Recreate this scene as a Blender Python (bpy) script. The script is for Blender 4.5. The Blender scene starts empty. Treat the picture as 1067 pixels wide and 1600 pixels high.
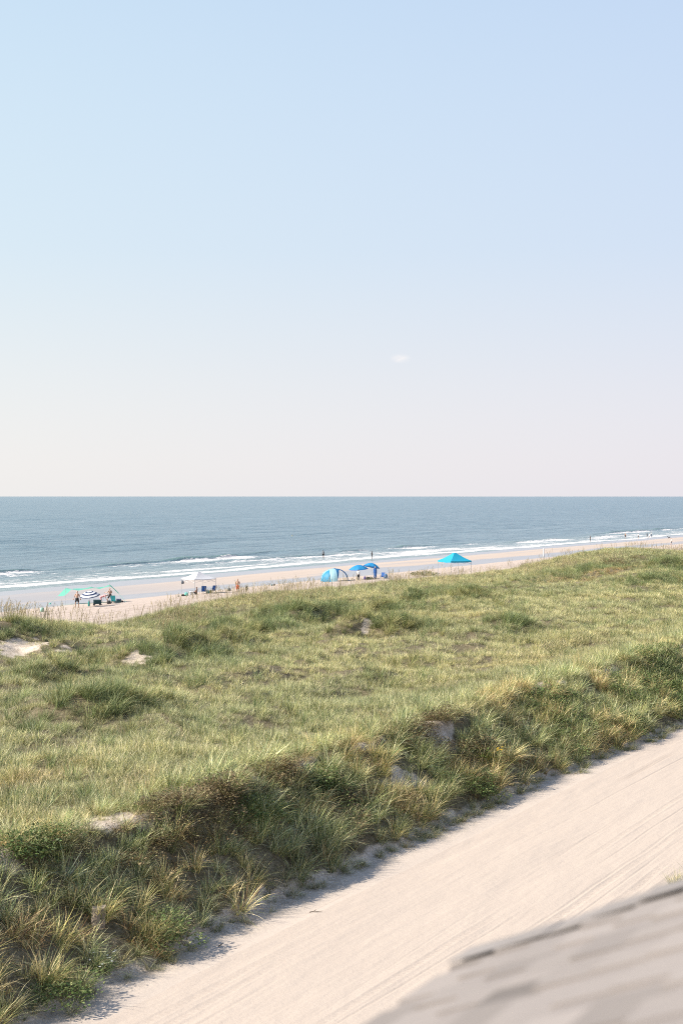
import bpy, bmesh, math, random
import numpy as np
from mathutils import Vector, Matrix
R = math.radians
random.seed(7); rng = np.random.default_rng(7)
SC = bpy.context.scene
COL = SC.collection

# ---------------------------------------------------------------- camera, world, sun, exposure
# world axes: +X runs along the coast, +Y runs towards the sea, z = 0 is the sea; camera on a balcony at 13.5 m
TH = R(29.7); CS, SN = math.cos(TH), math.sin(TH)
FWD = Vector((CS, SN, 0)); RGT = Vector((SN, -CS, 0)); CZ = 13.5; FPX = 2222.2
cam = bpy.data.cameras.new('camera'); co = bpy.data.objects.new('camera', cam); COL.objects.link(co)
cam.sensor_fit = 'VERTICAL'; cam.sensor_height = 36; cam.sensor_width = 24; cam.lens = 50
cam.shift_y = -24.5/1600; cam.clip_start = .1; cam.clip_end = 120000
co.location = (0, 0, CZ); co.rotation_euler = (R(90), 0, TH - R(90))
cam.dof.use_dof = True; cam.dof.focus_distance = 85; cam.dof.aperture_fstop = 2.4
SC.camera = co

SUN_EL = R(37); SUN_OFF = R(-12)                     # sun stands to the left, a touch behind the camera
sd = (-RGT*math.cos(SUN_OFF) + FWD*math.sin(SUN_OFF))*math.cos(SUN_EL) + Vector((0, 0, math.sin(SUN_EL)))
sl = bpy.data.lights.new('sun', 'SUN'); sl.energy = 5.0; sl.angle = R(.6); sl.color = (1, .93, .82)
so = bpy.data.objects.new('sun', sl); COL.objects.link(so); so.location = (-20, 60, 60)
so.rotation_euler = sd.to_track_quat('Z', 'Y').to_euler()

W = bpy.data.worlds.new('World'); SC.world = W; W.use_nodes = True
wt = W.node_tree; wt.nodes.clear()
def nn(t, ty, **k):
    n = t.nodes.new(ty)
    for a, b in k.items():
        if a.startswith('_'): continue
        setattr(n, a, b)
    return n
wo = nn(wt, 'ShaderNodeOutputWorld'); wb = nn(wt, 'ShaderNodeBackground'); sk = nn(wt, 'ShaderNodeTexSky')
sk.sky_type = 'NISHITA'; sk.sun_disc = False; sk.sun_elevation = SUN_EL
sk.sun_rotation = math.atan2(sd.x, sd.y); sk.air_density = 1.0; sk.dust_density = 1.2; sk.ozone_density = 1.5; sk.altitude = 0
tc = nn(wt, 'ShaderNodeTexCoord'); sp = nn(wt, 'ShaderNodeSeparateXYZ')
wt.links.new(tc.outputs['Generated'], sp.inputs[0])
rp = nn(wt, 'ShaderNodeValToRGB')                   # summer haze: pale near the horizon, pastel blue above
rp.color_ramp.interpolation = 'B_SPLINE'
els = rp.color_ramp.elements
els[0].position = 0; els[0].color = (.75, .73, .735, 1)
els[1].position = .95; els[1].color = (.20, .33, .62, 1)
for p, c in ((.035, (.75, .73, .735, 1)), (.10, (.68, .715, .75, 1)), (.17, (.595, .695, .780, 1)), (.34, (.52, .66, .80, 1)), (.6, (.36, .50, .72, 1))):
    e = els.new(p); e.color = c
wt.links.new(sp.outputs['Z'], rp.inputs[0])
# brighter and whiter towards the sun's side
dt = nn(wt, 'ShaderNodeVectorMath', operation='DOT_PRODUCT'); dt.inputs[1].default_value = (-RGT.x, -RGT.y, 0)
wt.links.new(tc.outputs['Generated'], dt.inputs[0])
mr = nn(wt, 'ShaderNodeMapRange'); mr.inputs[1].default_value = -.3; mr.inputs[2].default_value = .3
mr.inputs[3].default_value = 0; mr.inputs[4].default_value = 1
wt.links.new(dt.outputs['Value'], mr.inputs[0])
mxs = nn(wt, 'ShaderNodeMix', data_type='RGBA', blend_type='MULTIPLY'); mxs.inputs[0].default_value = 1
tr = nn(wt, 'ShaderNodeMix', data_type='RGBA'); tr.inputs[6].default_value = (.96, .945, 1.01, 1); tr.inputs[7].default_value = (1.05, 1.06, 1.03, 1)
wt.links.new(mr.outputs[0], tr.inputs[0]); wt.links.new(rp.outputs[0], mxs.inputs[6]); wt.links.new(tr.outputs[2], mxs.inputs[7])
# faint wisp of cloud far out over the sea
cdir = (FWD + RGT*((625-533.5)/FPX) + Vector((0, 0, (775.5-560)/FPX))).normalized()
vs = nn(wt, 'ShaderNodeVectorMath', operation='SUBTRACT'); vs.inputs[1].default_value = cdir
wt.links.new(tc.outputs['Generated'], vs.inputs[0])
vm = nn(wt, 'ShaderNodeVectorMath', operation='MULTIPLY'); vm.inputs[1].default_value = (190, 190, 420)
wt.links.new(vs.outputs[0], vm.inputs[0])
nz = nn(wt, 'ShaderNodeTexNoise'); nz.inputs['Scale'].default_value = 1.3; nz.inputs['Detail'].default_value = 4
wt.links.new(vm.outputs[0], nz.inputs['Vector'])
vl = nn(wt, 'ShaderNodeVectorMath', operation='LENGTH'); wt.links.new(vm.outputs[0], vl.inputs[0])
cm = nn(wt, 'ShaderNodeMapRange', interpolation_type='SMOOTHSTEP'); cm.inputs[1].default_value = 1.7; cm.inputs[2].default_value = .2
wt.links.new(vl.outputs['Value'], cm.inputs[0])
cmm = nn(wt, 'ShaderNodeMath', operation='MULTIPLY'); wt.links.new(cm.outputs[0], cmm.inputs[0]); wt.links.new(nz.outputs[0], cmm.inputs[1])
cmx = nn(wt, 'ShaderNodeMix', data_type='RGBA'); cmx.inputs[7].default_value = (.88, .83, .82, 1)
wt.links.new(cmm.outputs[0], cmx.inputs[0]); wt.links.new(mxs.outputs[2], cmx.inputs[6])
skm = nn(wt, 'ShaderNodeMix', data_type='RGBA', blend_type='MULTIPLY'); skm.inputs[0].default_value = 1
skm.inputs[7].default_value = (.1, .1, .1, 1); wt.links.new(sk.outputs[0], skm.inputs[6])
fin = nn(wt, 'ShaderNodeMix', data_type='RGBA'); fin.inputs[0].default_value = .9
wt.links.new(skm.outputs[2], fin.inputs[6]); wt.links.new(cmx.outputs[2], fin.inputs[7])
wt.links.new(fin.outputs[2], wb.inputs[0]); wb.inputs[1].default_value = .60
wt.links.new(wb.outputs[0], wo.inputs[0])
SC.view_settings.view_transform = 'Standard'; SC.view_settings.look = 'None'
SC.view_settings.exposure = 1.0; SC.view_settings.gamma = 1
SC.cycles.pixel_filter_type = 'BLACKMAN_HARRIS'; SC.cycles.filter_width = 1.05; SC.cycles.use_denoising = False; SC.cycles.max_bounces = 6; SC.cycles.diffuse_bounces = 3; SC.cycles.glossy_bounces = 3
SC.cycles.transmission_bounces = 4; SC.cycles.transparent_max_bounces = 6

# ---------------------------------------------------------------- helpers
def tag(o, label=None, cat=None, group=None, kind=None):
    if label: o['label'] = label
    if cat: o['category'] = cat
    if group: o['group'] = group
    if kind: o['kind'] = kind
    return o
def empty(name, loc, rz=0, label=None, cat=None, group=None):
    o = bpy.data.objects.new(name, None); COL.objects.link(o); o.empty_display_size = .2
    o.location = loc; o.rotation_euler = (0, 0, rz); return tag(o, label, cat, group)
def link(name, me, mat=None, parent=None, smooth=False):
    o = bpy.data.objects.new(name, me); COL.objects.link(o)
    if mat: me.materials.append(mat)
    if parent: o.parent = parent
    if smooth: me.polygons.foreach_set('use_smooth', [True]*len(me.polygons))
    return o
def np_mesh(name, V, loops, starts, totals, smooth=False):
    me = bpy.data.meshes.new(name)
    me.vertices.add(len(V)); me.vertices.foreach_set('co', np.asarray(V, np.float32).ravel())
    me.loops.add(len(loops)); me.loops.foreach_set('vertex_index', np.asarray(loops, np.int32))
    me.polygons.add(len(starts)); me.polygons.foreach_set('loop_start', np.asarray(starts, np.int32))
    me.polygons.foreach_set('loop_total', np.asarray(totals, np.int32))
    me.polygons.foreach_set('use_smooth', np.full(len(starts), smooth))
    me.update(calc_edges=True); return me
def grid(name, S, N, Hf, attrs=None, smooth=True):
    ss, n2 = np.meshgrid(S, N, indexing='ij'); z = Hf(ss, n2)
    V = np.stack([ss, n2, z], -1).reshape(-1, 3); a, b = ss.shape
    i = np.arange((a-1))[:, None]*b + np.arange(b-1)[None, :]
    q = np.stack([i, i+b, i+b+1, i+1], -1).reshape(-1)
    k = (a-1)*(b-1); me = np_mesh(name, V, q, np.arange(k)*4, np.full(k, 4), smooth)
    for nm, f in (attrs or {}).items():
        at = me.attributes.new(nm, 'FLOAT', 'POINT'); at.data.foreach_set('value', np.asarray(f(ss, n2), np.float32).ravel())
    return me
def hsh(ix, iy, seed):
    h = (ix.astype(np.int64)*374761393 + iy.astype(np.int64)*668265263 + seed*974711) & 0xffffffff
    h = ((h ^ (h >> 13))*1274126177) & 0xffffffff; h = (h ^ (h >> 16)) & 0xffffff
    return h/float(0xffffff)
def vn(x, y, seed=0):                                # value noise in -1..1
    x = np.asarray(x, float); y = np.asarray(y, float); x, y = np.broadcast_arrays(x, y)
    ix = np.floor(x); iy = np.floor(y); fx = x-ix; fy = y-iy
    fx = fx*fx*fx*(fx*(fx*6-15)+10); fy = fy*fy*fy*(fy*(fy*6-15)+10)
    a = hsh(ix, iy, seed); b = hsh(ix+1, iy, seed); c = hsh(ix, iy+1, seed); d = hsh(ix+1, iy+1, seed)
    return ((a*(1-fx)+b*fx)*(1-fy) + (c*(1-fx)+d*fx)*fy)*2-1
def fb(x, y=0., seed=0, o=4):
    t = 0; am = 1; tot = 0
    for k in range(o):
        t = t + am*vn(np.asarray(x)*2**k+k*17.3, np.asarray(y)*2**k+k*9.1, seed+k); tot += am; am *= .5
    return t/tot
def sst(a, b, x):
    t = np.clip((x-a)/(b-a), 0, 1); return t*t*(3-2*t)

# ---------------------------------------------------------------- terrain
ROADZ = 3.0
def _rt():
    xs = [-300, -60, 0, 60, 115, 150, 200, 260, 350, 450, 600, 700, 800, 850, 900, 940, 985, 1030, 1067, 1120, 1200]
    ys = [960, 962, 968, 968, 974, 985, 985, 973, 944, 927, 913, 903, 894, 886, 872, 863, 856, 860, 866, 862, 850]
    S_, Z_ = [], []
    for x, y in zip(xs, ys):
        X = (x-533.5)/FPX; nd = SN - X*CS; D = 65/nd; S_.append(D*(CS+X*SN)); Z_.append(CZ-(y-775.5)/FPX*D-.28)
    return np.array(S_), np.array(Z_)
RS, RZ = _rt()
BUMPS = []                                           # (s, n, rs, rn, h)
def TOE(s): return np.interp(s, [15, 22, 30, 45, 55, 63, 90], [19.1, 19.25, 19.7, 19.6, 19.3, 18.75, 18.7]) + .30*fb(s/2.6, 0., 3) + .22*fb(s/.9, 2., 5)
def H(s, n):
    s = np.asarray(s, float); n = np.asarray(n, float)
    toe = TOE(s)
    crest = 22.4 + .8*fb(s/6, 0., 8)
    t = np.clip((n-toe)/(crest-toe), 0, 1)
    bank = ROADZ + 2.45*(t**.85)*(1-.12*np.sin(t*3.14)) + .17*fb(s/1.6, n/1.4, 11)*np.sin(np.clip(t, 0, 1)*3.1416)
    rz = np.interp(s, RS, RZ)
    base = np.interp(n, [22, 28, 37, 46, 52, 58, 62], [5.45, 5.25, 5.0, 5.15, 4.75, 4.6, 0])
    w = sst(54, 63, n)
    base = np.where(n > 54, 4.75*(1-w)+rz*w, base)
    base = base*(1-sst(67, 77, n)) + 2.25*sst(67, 77, n)
    m = sst(23, 28, n)*(1-sst(56, 63, n))
    hum = (.62*fb(s/11, n/7.5, 21, 4) + .42*fb(s/3.0, n/2.3, 31, 3) - .25*np.abs(fb(s/5, n/3.5, 35, 2)))*m + .10*fb(s/3, n/3, 37)*sst(22, 24, n)*(1-sst(70, 76, n))
    for (bs, bn, a, b, h) in BUMPS:
        hum = hum + 1.5*h*np.exp(-((s-bs)/a)**2-((n-bn)/b)**2)
    dune = base+hum
    k = sst(.86, 1.0, t)
    z = bank*(1-k)+dune*k
    zb = np.interp(n, [60, 77, 90, 101, 106, 112, 117, 124, 131, 141, 165, 200], [2.35, 2.25, 1.9, 1.5, 1.2, .95, .88, .86, .52, .06, -1.0, -2.5])
    zb = zb + .05*fb(s/9, n/3, 41) + .02*fb(s/1.2, n/.9, 43)*(1-sst(104, 112, n))
    q = sst(74, 78, n)
    z = z*(1-q)+zb*q
    z = np.where(n < toe, ROADZ + .04*np.clip(1-(toe-n)/1.4, 0, 1)*(1+.7*fb(s/.9, n/.6, 51)), z)
    return z + .03*fb(s/4, n/1.0, 53)*(n < 18.5)
def P(x, y, zoff=0):                                 # the place on the ground seen at a spot of the photograph
    d = FWD + RGT*((x-533.5)/FPX) + Vector((0, 0, -(y-775.5)/FPX))
    D = np.concatenate([np.arange(20, 260, .1), np.arange(260, 700, .5)])
    h = H(d.x*D, d.y*D); h = np.where(d.y*D > 141, 0, h)+zoff
    i = int(np.argmax(CZ+d.z*D <= h)); D0 = D[i] if i else 600.
    return Vector((d.x*D0, d.y*D0, max(0., float(H(d.x*D0, d.y*D0)))))
for (x, y, a, b, h) in ((655, 948, 5, 2.0, .75), (505, 972, 3.5, 1.7, .7), (400, 975, 4, 1.7, .5), (280, 1022, 2.6, 1.5, .75), (120, 1040, 2, 1.2, .3),
                        (205, 1035, 1.6, 1.3, .5), (90, 1115, 1.4, .9, .3), (1040, 892, 9, 2.6, .8), (900, 900, 9, 3, .35), (330, 990, 3, 1.5, .4),
                        (560, 990, 2.6, 1.3, .45), (20, 990, 3, 1.5, .4), (590, 962, 3, 1.5, .5), (715, 945, 4, 1.6, .6), (455, 972, 2.6, 1.4, .6), (545, 985, 2.2, 1.1, .45), (435, 988, 2, 1.1, .4), (620, 985, 2.5, 1.2, .45), (350, 1000, 2, 1.1, .4), (160, 1110, 1.8, 1, .4), (250, 1045, 1.6, 1, .35), (60, 1060, 1.5, 1, .4), (770, 985, 2.4, 1.2, .3), (1010, 915, 6, 2, .5)):
    p = P(x, y); BUMPS.append((p.x, p.y, a, b, h))

# bare patches of sand in the grass: (s, n, rs, rn, strength)
BARE = []
for (x, y, a, b, k) in ((35, 1010, 3.0, 1.6, 1.2), (105, 1018, 1.5, .8, .8), (232, 1030, 1.6, 1.1, 1.0), (100, 1075, 1.2, .6, .4), (30, 1085, 1.2, .5, .5),
                        (370, 962, 3, 1.0, .7), (575, 968, 2.2, .6, .6), (600, 1003, 2.2, .7, .55), (640, 1014, 2.0, .6, .5), (450, 1068, 2.0, .6, .45),
                        (300, 1085, 1.5, .5, .5), (180, 1287, 1.3, .45, 1.0), (60, 1310, 1.0, .35, .7), (10, 1335, .9, .35, .8), (40, 1372, .8, .3, .9), (5, 1420, .7, .4, .9),
                        (300, 1245, 1.1, .5, .9), (210, 1305, .9, .35, 1.2), (485, 1195, 1.0, .6, 1.2), (670, 1160, 1.5, .5, 1.1), (700, 1170, 1.6, .5, 1.0), (590, 1193, 1.3, .35, 1.0),
                        (630, 1222, 1.3, .4, 1.2), (845, 1082, 1.5, .45, .9), (880, 1075, 1.0, .5, .8), (930, 1052, 2.0, .6, 1.1), (968, 1062, 1.8, .6, 1.2),
                        (1060, 1012, 1.5, .6, .8), (450, 1255, .9, .35, .8), (410, 1240, .8, .4, .7), (660, 1240, .8, .3, .8), (720, 1290, .5, .2, .5),
                        (770, 1195, .8, .3, .6), (560, 1010, 2, 1, .4), (760, 1055, 2, .5, .3), (180, 1010, 1.4, .8, .4), (350, 1205, 1.4, .4, .4)):
    p = P(x, y); dn = .3 if y > 1040 and x < 1000 else 0; sm_ = .78 if y > 1040 else 1; BARE.append((p.x, p.y+dn, a*sm_, b*sm_, k*(1.1 if y > 1040 else 1)))
def bare(s, n):
    v = 0
    ws = s+1.0*fb(s/.8, n/.8, 61); wn = n+.55*fb(s/.8, n/.8, 63)
    for (bs, bn, a, b, k) in BARE: v = v+k*np.exp(-((ws-bs)/a)**2-((wn-bn)/b)**2)
    return np.clip(v*(1+.9*fb(s/.7, n/.5, 65, 3))+.42*sst(.28, .62, fb(s/1.9, n/1.1, 67, 3))*sst(22.5, 24, n)+.75*np.exp(-((n-23.0)/.75)**2)*sst(-.05, .40, fb(s/2.6, n/1.5, 69, 3))*sst(75, 55, s), 0, 1.4)
def cover(s, n):                                     # how much grass grows
    toe = TOE(s)
    g = sst(-.05, .40, n-toe)*(1-sst(70.5, 75.5, n+2.0*fb(s/7, n/3, 71)))
    g = g*(1-np.where(n < 27, .74, .90)*sst(.30, 1.0, bare(s, n)))
    return g*(.86+.14*sst(-.5, 0, fb(s/2.5, n/2, 73)))

# ---------------------------------------------------------------- materials
def mat(name):
    m = bpy.data.materials.new(name); m.use_nodes = True; t = m.node_tree
    return m, t, t.nodes['Principled BSDF']
def nz_(t, scale, detail=4, rough=.5, vec=None, stretch=None, dist=0):
    n = nn(t, 'ShaderNodeTexNoise'); n.inputs['Scale'].default_value = scale; n.inputs['Detail'].default_value = detail
    n.inputs['Roughness'].default_value = rough; n.inputs['Distortion'].default_value = dist
    g = nn(t, 'ShaderNodeNewGeometry'); v = g.outputs['Position']
    if stretch:
        k = nn(t, 'ShaderNodeVectorMath', operation='MULTIPLY'); k.inputs[1].default_value = stretch
        t.links.new(v, k.inputs[0]); v = k.outputs[0]
    t.links.new(v, n.inputs['Vector']); return n.outputs[0]
def ramp(t, fac, stops, interp='LINEAR'):
    r = nn(t, 'ShaderNodeValToRGB'); r.color_ramp.interpolation = interp; e = r.color_ramp.elements
    e[0].position, e[0].color = stops[0][0], (*stops[0][1], 1); e[1].position, e[1].color = stops[-1][0], (*stops[-1][1], 1)
    for p, c in stops[1:-1]: k = e.new(p); k.color = (*c, 1)
    t.links.new(fac, r.inputs[0]); return r.outputs[0]
def mix(t, f, a, b, bt='MIX'):
    m = nn(t, 'ShaderNodeMix', data_type='RGBA', blend_type=bt)
    for i, v in ((0, f), (6, a), (7, b)):
        if isinstance(v, (int, float)): m.inputs[i].default_value = v
        elif isinstance(v, tuple): m.inputs[i].default_value = (*v, 1)
        else: t.links.new(v, m.inputs[i])
    return m.outputs[2]
def mth(t, op, a, b=0., c=0.):
    m = nn(t, 'ShaderNodeMath', operation=op)
    for i, v in enumerate((a, b, c)):
        if isinstance(v, (int, float)): m.inputs[i].default_value = v
        else: t.links.new(v, m.inputs[i])
    return m.outputs[0]
def mrng(t, v, a, b, c=0., d=1., smooth=True):
    m = nn(t, 'ShaderNodeMapRange', interpolation_type='SMOOTHSTEP' if smooth else 'LINEAR')
    t.links.new(v, m.inputs[0])
    for i, k in enumerate((a, b, c, d)): m.inputs[i+1].default_value = k
    return m.outputs[0]
def attr(t, name, ty='GEOMETRY', out='Fac'):
    a = nn(t, 'ShaderNodeAttribute', attribute_name=name, attribute_type=ty); return a.outputs[out]
def bump(t, b, h, strength, dist, prev=None):
    n = nn(t, 'ShaderNodeBump'); n.inputs['Strength'].default_value = strength; n.inputs['Distance'].default_value = dist
    t.links.new(h, n.inputs['Height'])
    if prev: t.links.new(prev, n.inputs['Normal'])
    t.links.new(n.outputs[0], b.inputs['Normal']); return n.outputs[0]
SAND = (.60, .505, .42); SAND_D = (.50, .415, .34)

def m_road():
    m, t, b = mat('road_sand')
    a = nz_(t, 1, 5, .6, stretch=(.5, 2.2, 1)); c = nz_(t, 1, 3, .6, stretch=(.5, 22, 1)); f = nz_(t, 60, 3, .7)
    col = mix(t, a, (.435, .362, .302), (.485, .410, .345)); col = mix(t, mrng(t, f, .35, .7), (0.395, 0.325, 0.268), col)
    tr_ = attr(t, 'track'); col = mix(t, mth(t, 'MULTIPLY', tr_, .55), col, (.31, .25, .205))
    t.links.new(col, b.inputs['Base Color']); b.inputs['Roughness'].default_value = .95; b.inputs['Specular IOR Level'].default_value = .1
    n1 = bump(t, b, c, .15, .012); n2 = bump(t, b, nz_(t, 9, 5, .7), .40, .03, n1); bump(t, b, f, .4, .006, n2)
    return m
def m_dune():
    m, t, b = mat('dune_sand_and_litter')
    cv = attr(t, 'cover'); f = nz_(t, 14, 5, .7); g = nz_(t, 1.7, 5, .65)
    sand = mix(t, f, (.49, .41, .335), (.60, .51, .42)); sand = mix(t, attr(t, 'road'), sand, mix(t, f, (.42, .35, .29), (.48, .405, .34)))
    lit = ramp(t, nz_(t, 9, 5, .75), ((.3, (0.053, 0.041, 0.024)), (.5, (0.128, 0.105, 0.064)), (.7, (0.225, 0.188, 0.128))))
    fc = mrng(t, mth(t, 'ADD', cv, mth(t, 'MULTIPLY', mth(t, 'SUBTRACT', g, .5), 1.4)), .35, .8)
    st = mrng(t, mth(t, 'ADD', mth(t, 'MULTIPLY', nz_(t, 22, 4, .75), 1.0), mth(t, 'MULTIPLY', g, .5)), .68, .80)
    sand = mix(t, mth(t, 'MULTIPLY', mth(t, 'SUBTRACT', 1., attr(t, 'road')), mth(t, 'MULTIPLY', st, .6)), sand, (.17, .13, .085))
    t.links.new(mix(t, fc, sand, lit), b.inputs['Base Color']); b.inputs['Roughness'].default_value = .95; b.inputs['Specular IOR Level'].default_value = .1
    rd = mth(t, 'SUBTRACT', 1., mth(t, 'MULTIPLY', attr(t, 'road'), .75)); n1 = bump(t, b, mth(t, 'MULTIPLY', nz_(t, 5, 5, .7), rd), .55, .10); bump(t, b, mth(t, 'MULTIPLY', f, rd), .5, .02, n1); return m
def m_beach():
    m, t, b = mat('beach_sand')
    wet = attr(t, 'wet'); film = attr(t, 'film'); foot = attr(t, 'foot')
    f = nz_(t, 2.0, 5, .75, stretch=(1, 2.2, 1)); g = nz_(t, .5, 4, .6, stretch=(.5, 1.5, 1)); h = nz_(t, 1.1, 4, .7, stretch=(1, 2.2, 1))
    dry = mix(t, g, (.395, .320, .268), (.455, .375, .320))
    pit = mth(t, 'MULTIPLY', mrng(t, f, .52, .64), foot); dry = mix(t, mth(t, 'MULTIPLY', pit, .75), dry, (0.281, 0.218, 0.172))
    dry = mix(t, mth(t, 'MULTIPLY', attr(t, 'track'), .55), dry, (0.265, 0.203, 0.164))
    damp = mix(t, g, (.385, .315, .26), (.43, .355, .30)); c = mix(t, wet, dry, damp)
    c = mix(t, film, c, (0.259, 0.252, 0.259)); t.links.new(c, b.inputs['Base Color'])
    fm = attr(t, 'foam'); fn = nz_(t, .7, 6, .75, stretch=(.6, 1.8, 1))
    k = mrng(t, mth(t, 'ADD', fm, mth(t, 'MULTIPLY', mth(t, 'SUBTRACT', fn, .5), 1.5)), .48, .68)
    c2 = mix(t, k, c, (.60, .57, .55)); t.links.new(c2, b.inputs['Base Color'])
    rg = mth(t, 'ADD', mth(t, 'MULTIPLY', film, -.62), .9); rg = mth(t, 'MAXIMUM', rg, mth(t, 'MULTIPLY', k, .7)); t.links.new(rg, b.inputs['Roughness'])
    t.links.new(mth(t, 'ADD', mth(t, 'MULTIPLY', film, .5), .08), b.inputs['Specular IOR Level'])
    n = nn(t, 'ShaderNodeBump'); n.inputs['Distance'].default_value = .16
    t.links.new(mth(t, 'MULTIPLY', foot, .8), n.inputs['Strength']); t.links.new(h, n.inputs['Height']); t.links.new(n.outputs[0], b.inputs['Normal'])
    return m
def m_sea():
    m, t, b = mat('sea_water')
    fm = attr(t, 'foam'); sh = attr(t, 'shallow')
    big = nz_(t, 1, 4, .6, stretch=(.006, .022, 1)); mid = nz_(t, 1, 5, .65, stretch=(.05, .22, 1)); sm = nz_(t, 1, 4, .7, stretch=(.35, 1.1, 1))
    deep = mix(t, big, (.085, .145, .175), (.120, .180, .208))
    deep = mix(t, mrng(t, mid, .40, .66), deep, (0.040, 0.092, 0.120)); sc_ = mix(t, mid, (.15, .205, .20), (.24, .27, .26))
    lg = nz_(t, 1, 4, .6, stretch=(.012, .11, 1)); deep = mix(t, mrng(t, lg, .50, .68, 0, .55), deep, (.045, .095, .125)); deep = mix(t, mrng(t, lg, .48, .34, 0, .5), deep, (.15, .205, .23))
    c = mix(t, sh, deep, sc_)
    c = mix(t, attr(t, 'green'), c, (.07, .15, .115))
    f1 = nz_(t, 1, 7, .78, stretch=(.5, 1.2, 1), dist=1.0); f2 = nz_(t, 1, 5, .7, stretch=(.05, .35, 1))
    k = mrng(t, mth(t, 'ADD', fm, mth(t, 'MULTIPLY', mth(t, 'ADD', mth(t, 'SUBTRACT', f1, .5), mth(t, 'MULTIPLY', mth(t, 'SUBTRACT', f2, .5), .6)), 2.3)), .50, .80)
    t.links.new(mix(t, k, c, (.60, .57, .55)), b.inputs['Base Color'])
    b.inputs['IOR'].default_value = 1.333
    t.links.new(mth(t, 'ADD', mth(t, 'MULTIPLY', k, .5), .24), b.inputs['Roughness'])
    t.links.new(mth(t, 'SUBTRACT', .42, mth(t, 'MULTIPLY', k, .35)), b.inputs['Specular IOR Level'])
    n1 = bump(t, b, mid, .55, 2.6); n2 = bump(t, b, sm, .8, .5, n1); bump(t, b, f1, .4, .25, n2); return m
def m_grass(name, trans=.26):
    m, t, b = mat(name)
    col = nn(t, 'ShaderNodeAttribute', attribute_name='Col', attribute_type='GEOMETRY').outputs['Color']
    ti = nn(t, 'ShaderNodeAttribute', attribute_name='tint', attribute_type='INSTANCER').outputs['Color']
    c = mix(t, 1., col, ti, 'MULTIPLY'); t.links.new(c, b.inputs['Base Color'])
    b.inputs['Roughness'].default_value = .6; b.inputs['Specular IOR Level'].default_value = .25
    tl = nn(t, 'ShaderNodeBsdfTranslucent'); t.links.new(c, tl.inputs[0]); ms = nn(t, 'ShaderNodeMixShader'); ms.inputs[0].default_value = trans
    o = t.nodes['Material Output']; t.links.new(b.outputs[0], ms.inputs[1]); t.links.new(tl.outputs[0], ms.inputs[2]); t.links.new(ms.outputs[0], o.inputs[0])
    return m
def m_plain(name, c, rough=.7, var=.12, scale=3., trans=0, metal=0):
    m, t, b = mat(name); n = nz_(t, scale, 4, .6)
    c = tuple(v*.8 for v in c)
    a = tuple(max(0, v*(1-var)) for v in c); d = tuple(min(1, v*(1+var)) for v in c)
    cc = mix(t, n, a, d); t.links.new(cc, b.inputs['Base Color']); b.inputs['Roughness'].default_value = rough; b.inputs['Metallic'].default_value = metal
    if trans:
        tl = nn(t, 'ShaderNodeBsdfTranslucent'); t.links.new(cc, tl.inputs[0]); ms = nn(t, 'ShaderNodeMixShader'); ms.inputs[0].default_value = trans
        o = t.nodes['Material Output']; t.links.new(b.outputs[0], ms.inputs[1]); t.links.new(tl.outputs[0], ms.inputs[2]); t.links.new(ms.outputs[0], o.inputs[0])
    return m
MT = {}
def M_(name, *a, **k):
    if name not in MT: MT[name] = m_plain(name, *a, **k)
    return MT[name]

# ---------------------------------------------------------------- setting: road, dune, beach, sea
def tracks(s, n):
    h = np.zeros_like(s); tk = np.zeros_like(s)
    for (n0, sl_, am, ph, w, dp, tread) in ((12.9, .004, .10, .3, .11, .014, 1), (13.12, .004, .10, .3, .05, .010, 0), (14.45, .006, .16, 1.2, .10, .013, 1), (12.2, .012, .10, 2.2, .12, .014, 1),
                                      (15.3, -.006, .28, .7, .10, .011, 1), (16.4, -.012, .2, 4.0, .05, .012, 0), (16.95, .0, .14, 5.0, .10, .009, 1),
                                      (11.7, .003, .12, 1.7, .10, .010, 0), (14.05, -.016, .3, 2.0, .04, .010, 0), (17.3, -.004, .12, .2, .12, .008, 1), (15.0, .02, .1, 4.4, .035, .012, 0), (12.5, -.003, .08, 3.9, .04, .012, 0)):
        c = n0 + sl_*(s-40) + am*np.sin(s/13+ph) + .03*vn(s/2.3, ph*3, 88)
        d = (n-c)/w; g = np.exp(-d**4)
        fade = .12+.75*sst(-.3, .5, vn(s/6, n0, 81))
        rim = np.exp(-((np.abs(d)-1.25)/.28)**2)
        tr_ = (.55+.45*np.sign(np.sin(s*2*math.pi/.16+d*2))) if tread else 1.
        h += fade*(-dp*g*tr_ + dp*.5*rim); tk += .5*fade*g*(np.sin(s*2*math.pi/.16) > 0 if tread else .7)
    return h, np.clip(tk, 0, 1)
def Hroad(s, n):
    h, _ = tracks(s, n)
    e_ = 1-sst(17.85, 18.15, n)
    return H(s, n) + (h + .0028*fb(s/2.5, n/.10, 91, 3) + .003*fb(s/.25, n/.2, 93, 2) + .018*fb(s/1.2, n/.35, 95, 2)*np.clip((n-17)/1.5, 0, 1))*e_ - .002*(n > 18.28)
Sr = np.concatenate([np.arange(-30, 16, 1.), np.arange(16, 50, .06), np.arange(50, 90, .16), np.arange(90, 300, 1.5), np.geomspace(300, 3000, 20)])
Nr = np.arange(9.3, 18.62, .03)
me = grid('sand_road', Sr, Nr, Hroad, {'track': lambda s, n: tracks(s, n)[1]})
tag(link('sand_road', me, m_road()), 'pale sand track with long tyre marks running below the grassy bank', kind='structure')
Sd = np.concatenate([np.arange(-40, 15, .8), np.arange(15, 110, .16), np.arange(110, 300, .5), np.arange(300, 700, 4), np.geomspace(700, 4000, 20)])
Nd = np.concatenate([np.arange(18.25, 26, .14), np.arange(26, 78.6, .33)])
me = grid('dune', Sd, Nd, H, {'cover': cover, 'road': lambda s, n: 1-sst(18.5, 19.5, n+.3*fb(s/1.1, n/.7, 9))})
tag(link('dune', me, m_dune()), 'broad low sand dune between the sand track and the beach', kind='structure')
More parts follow.
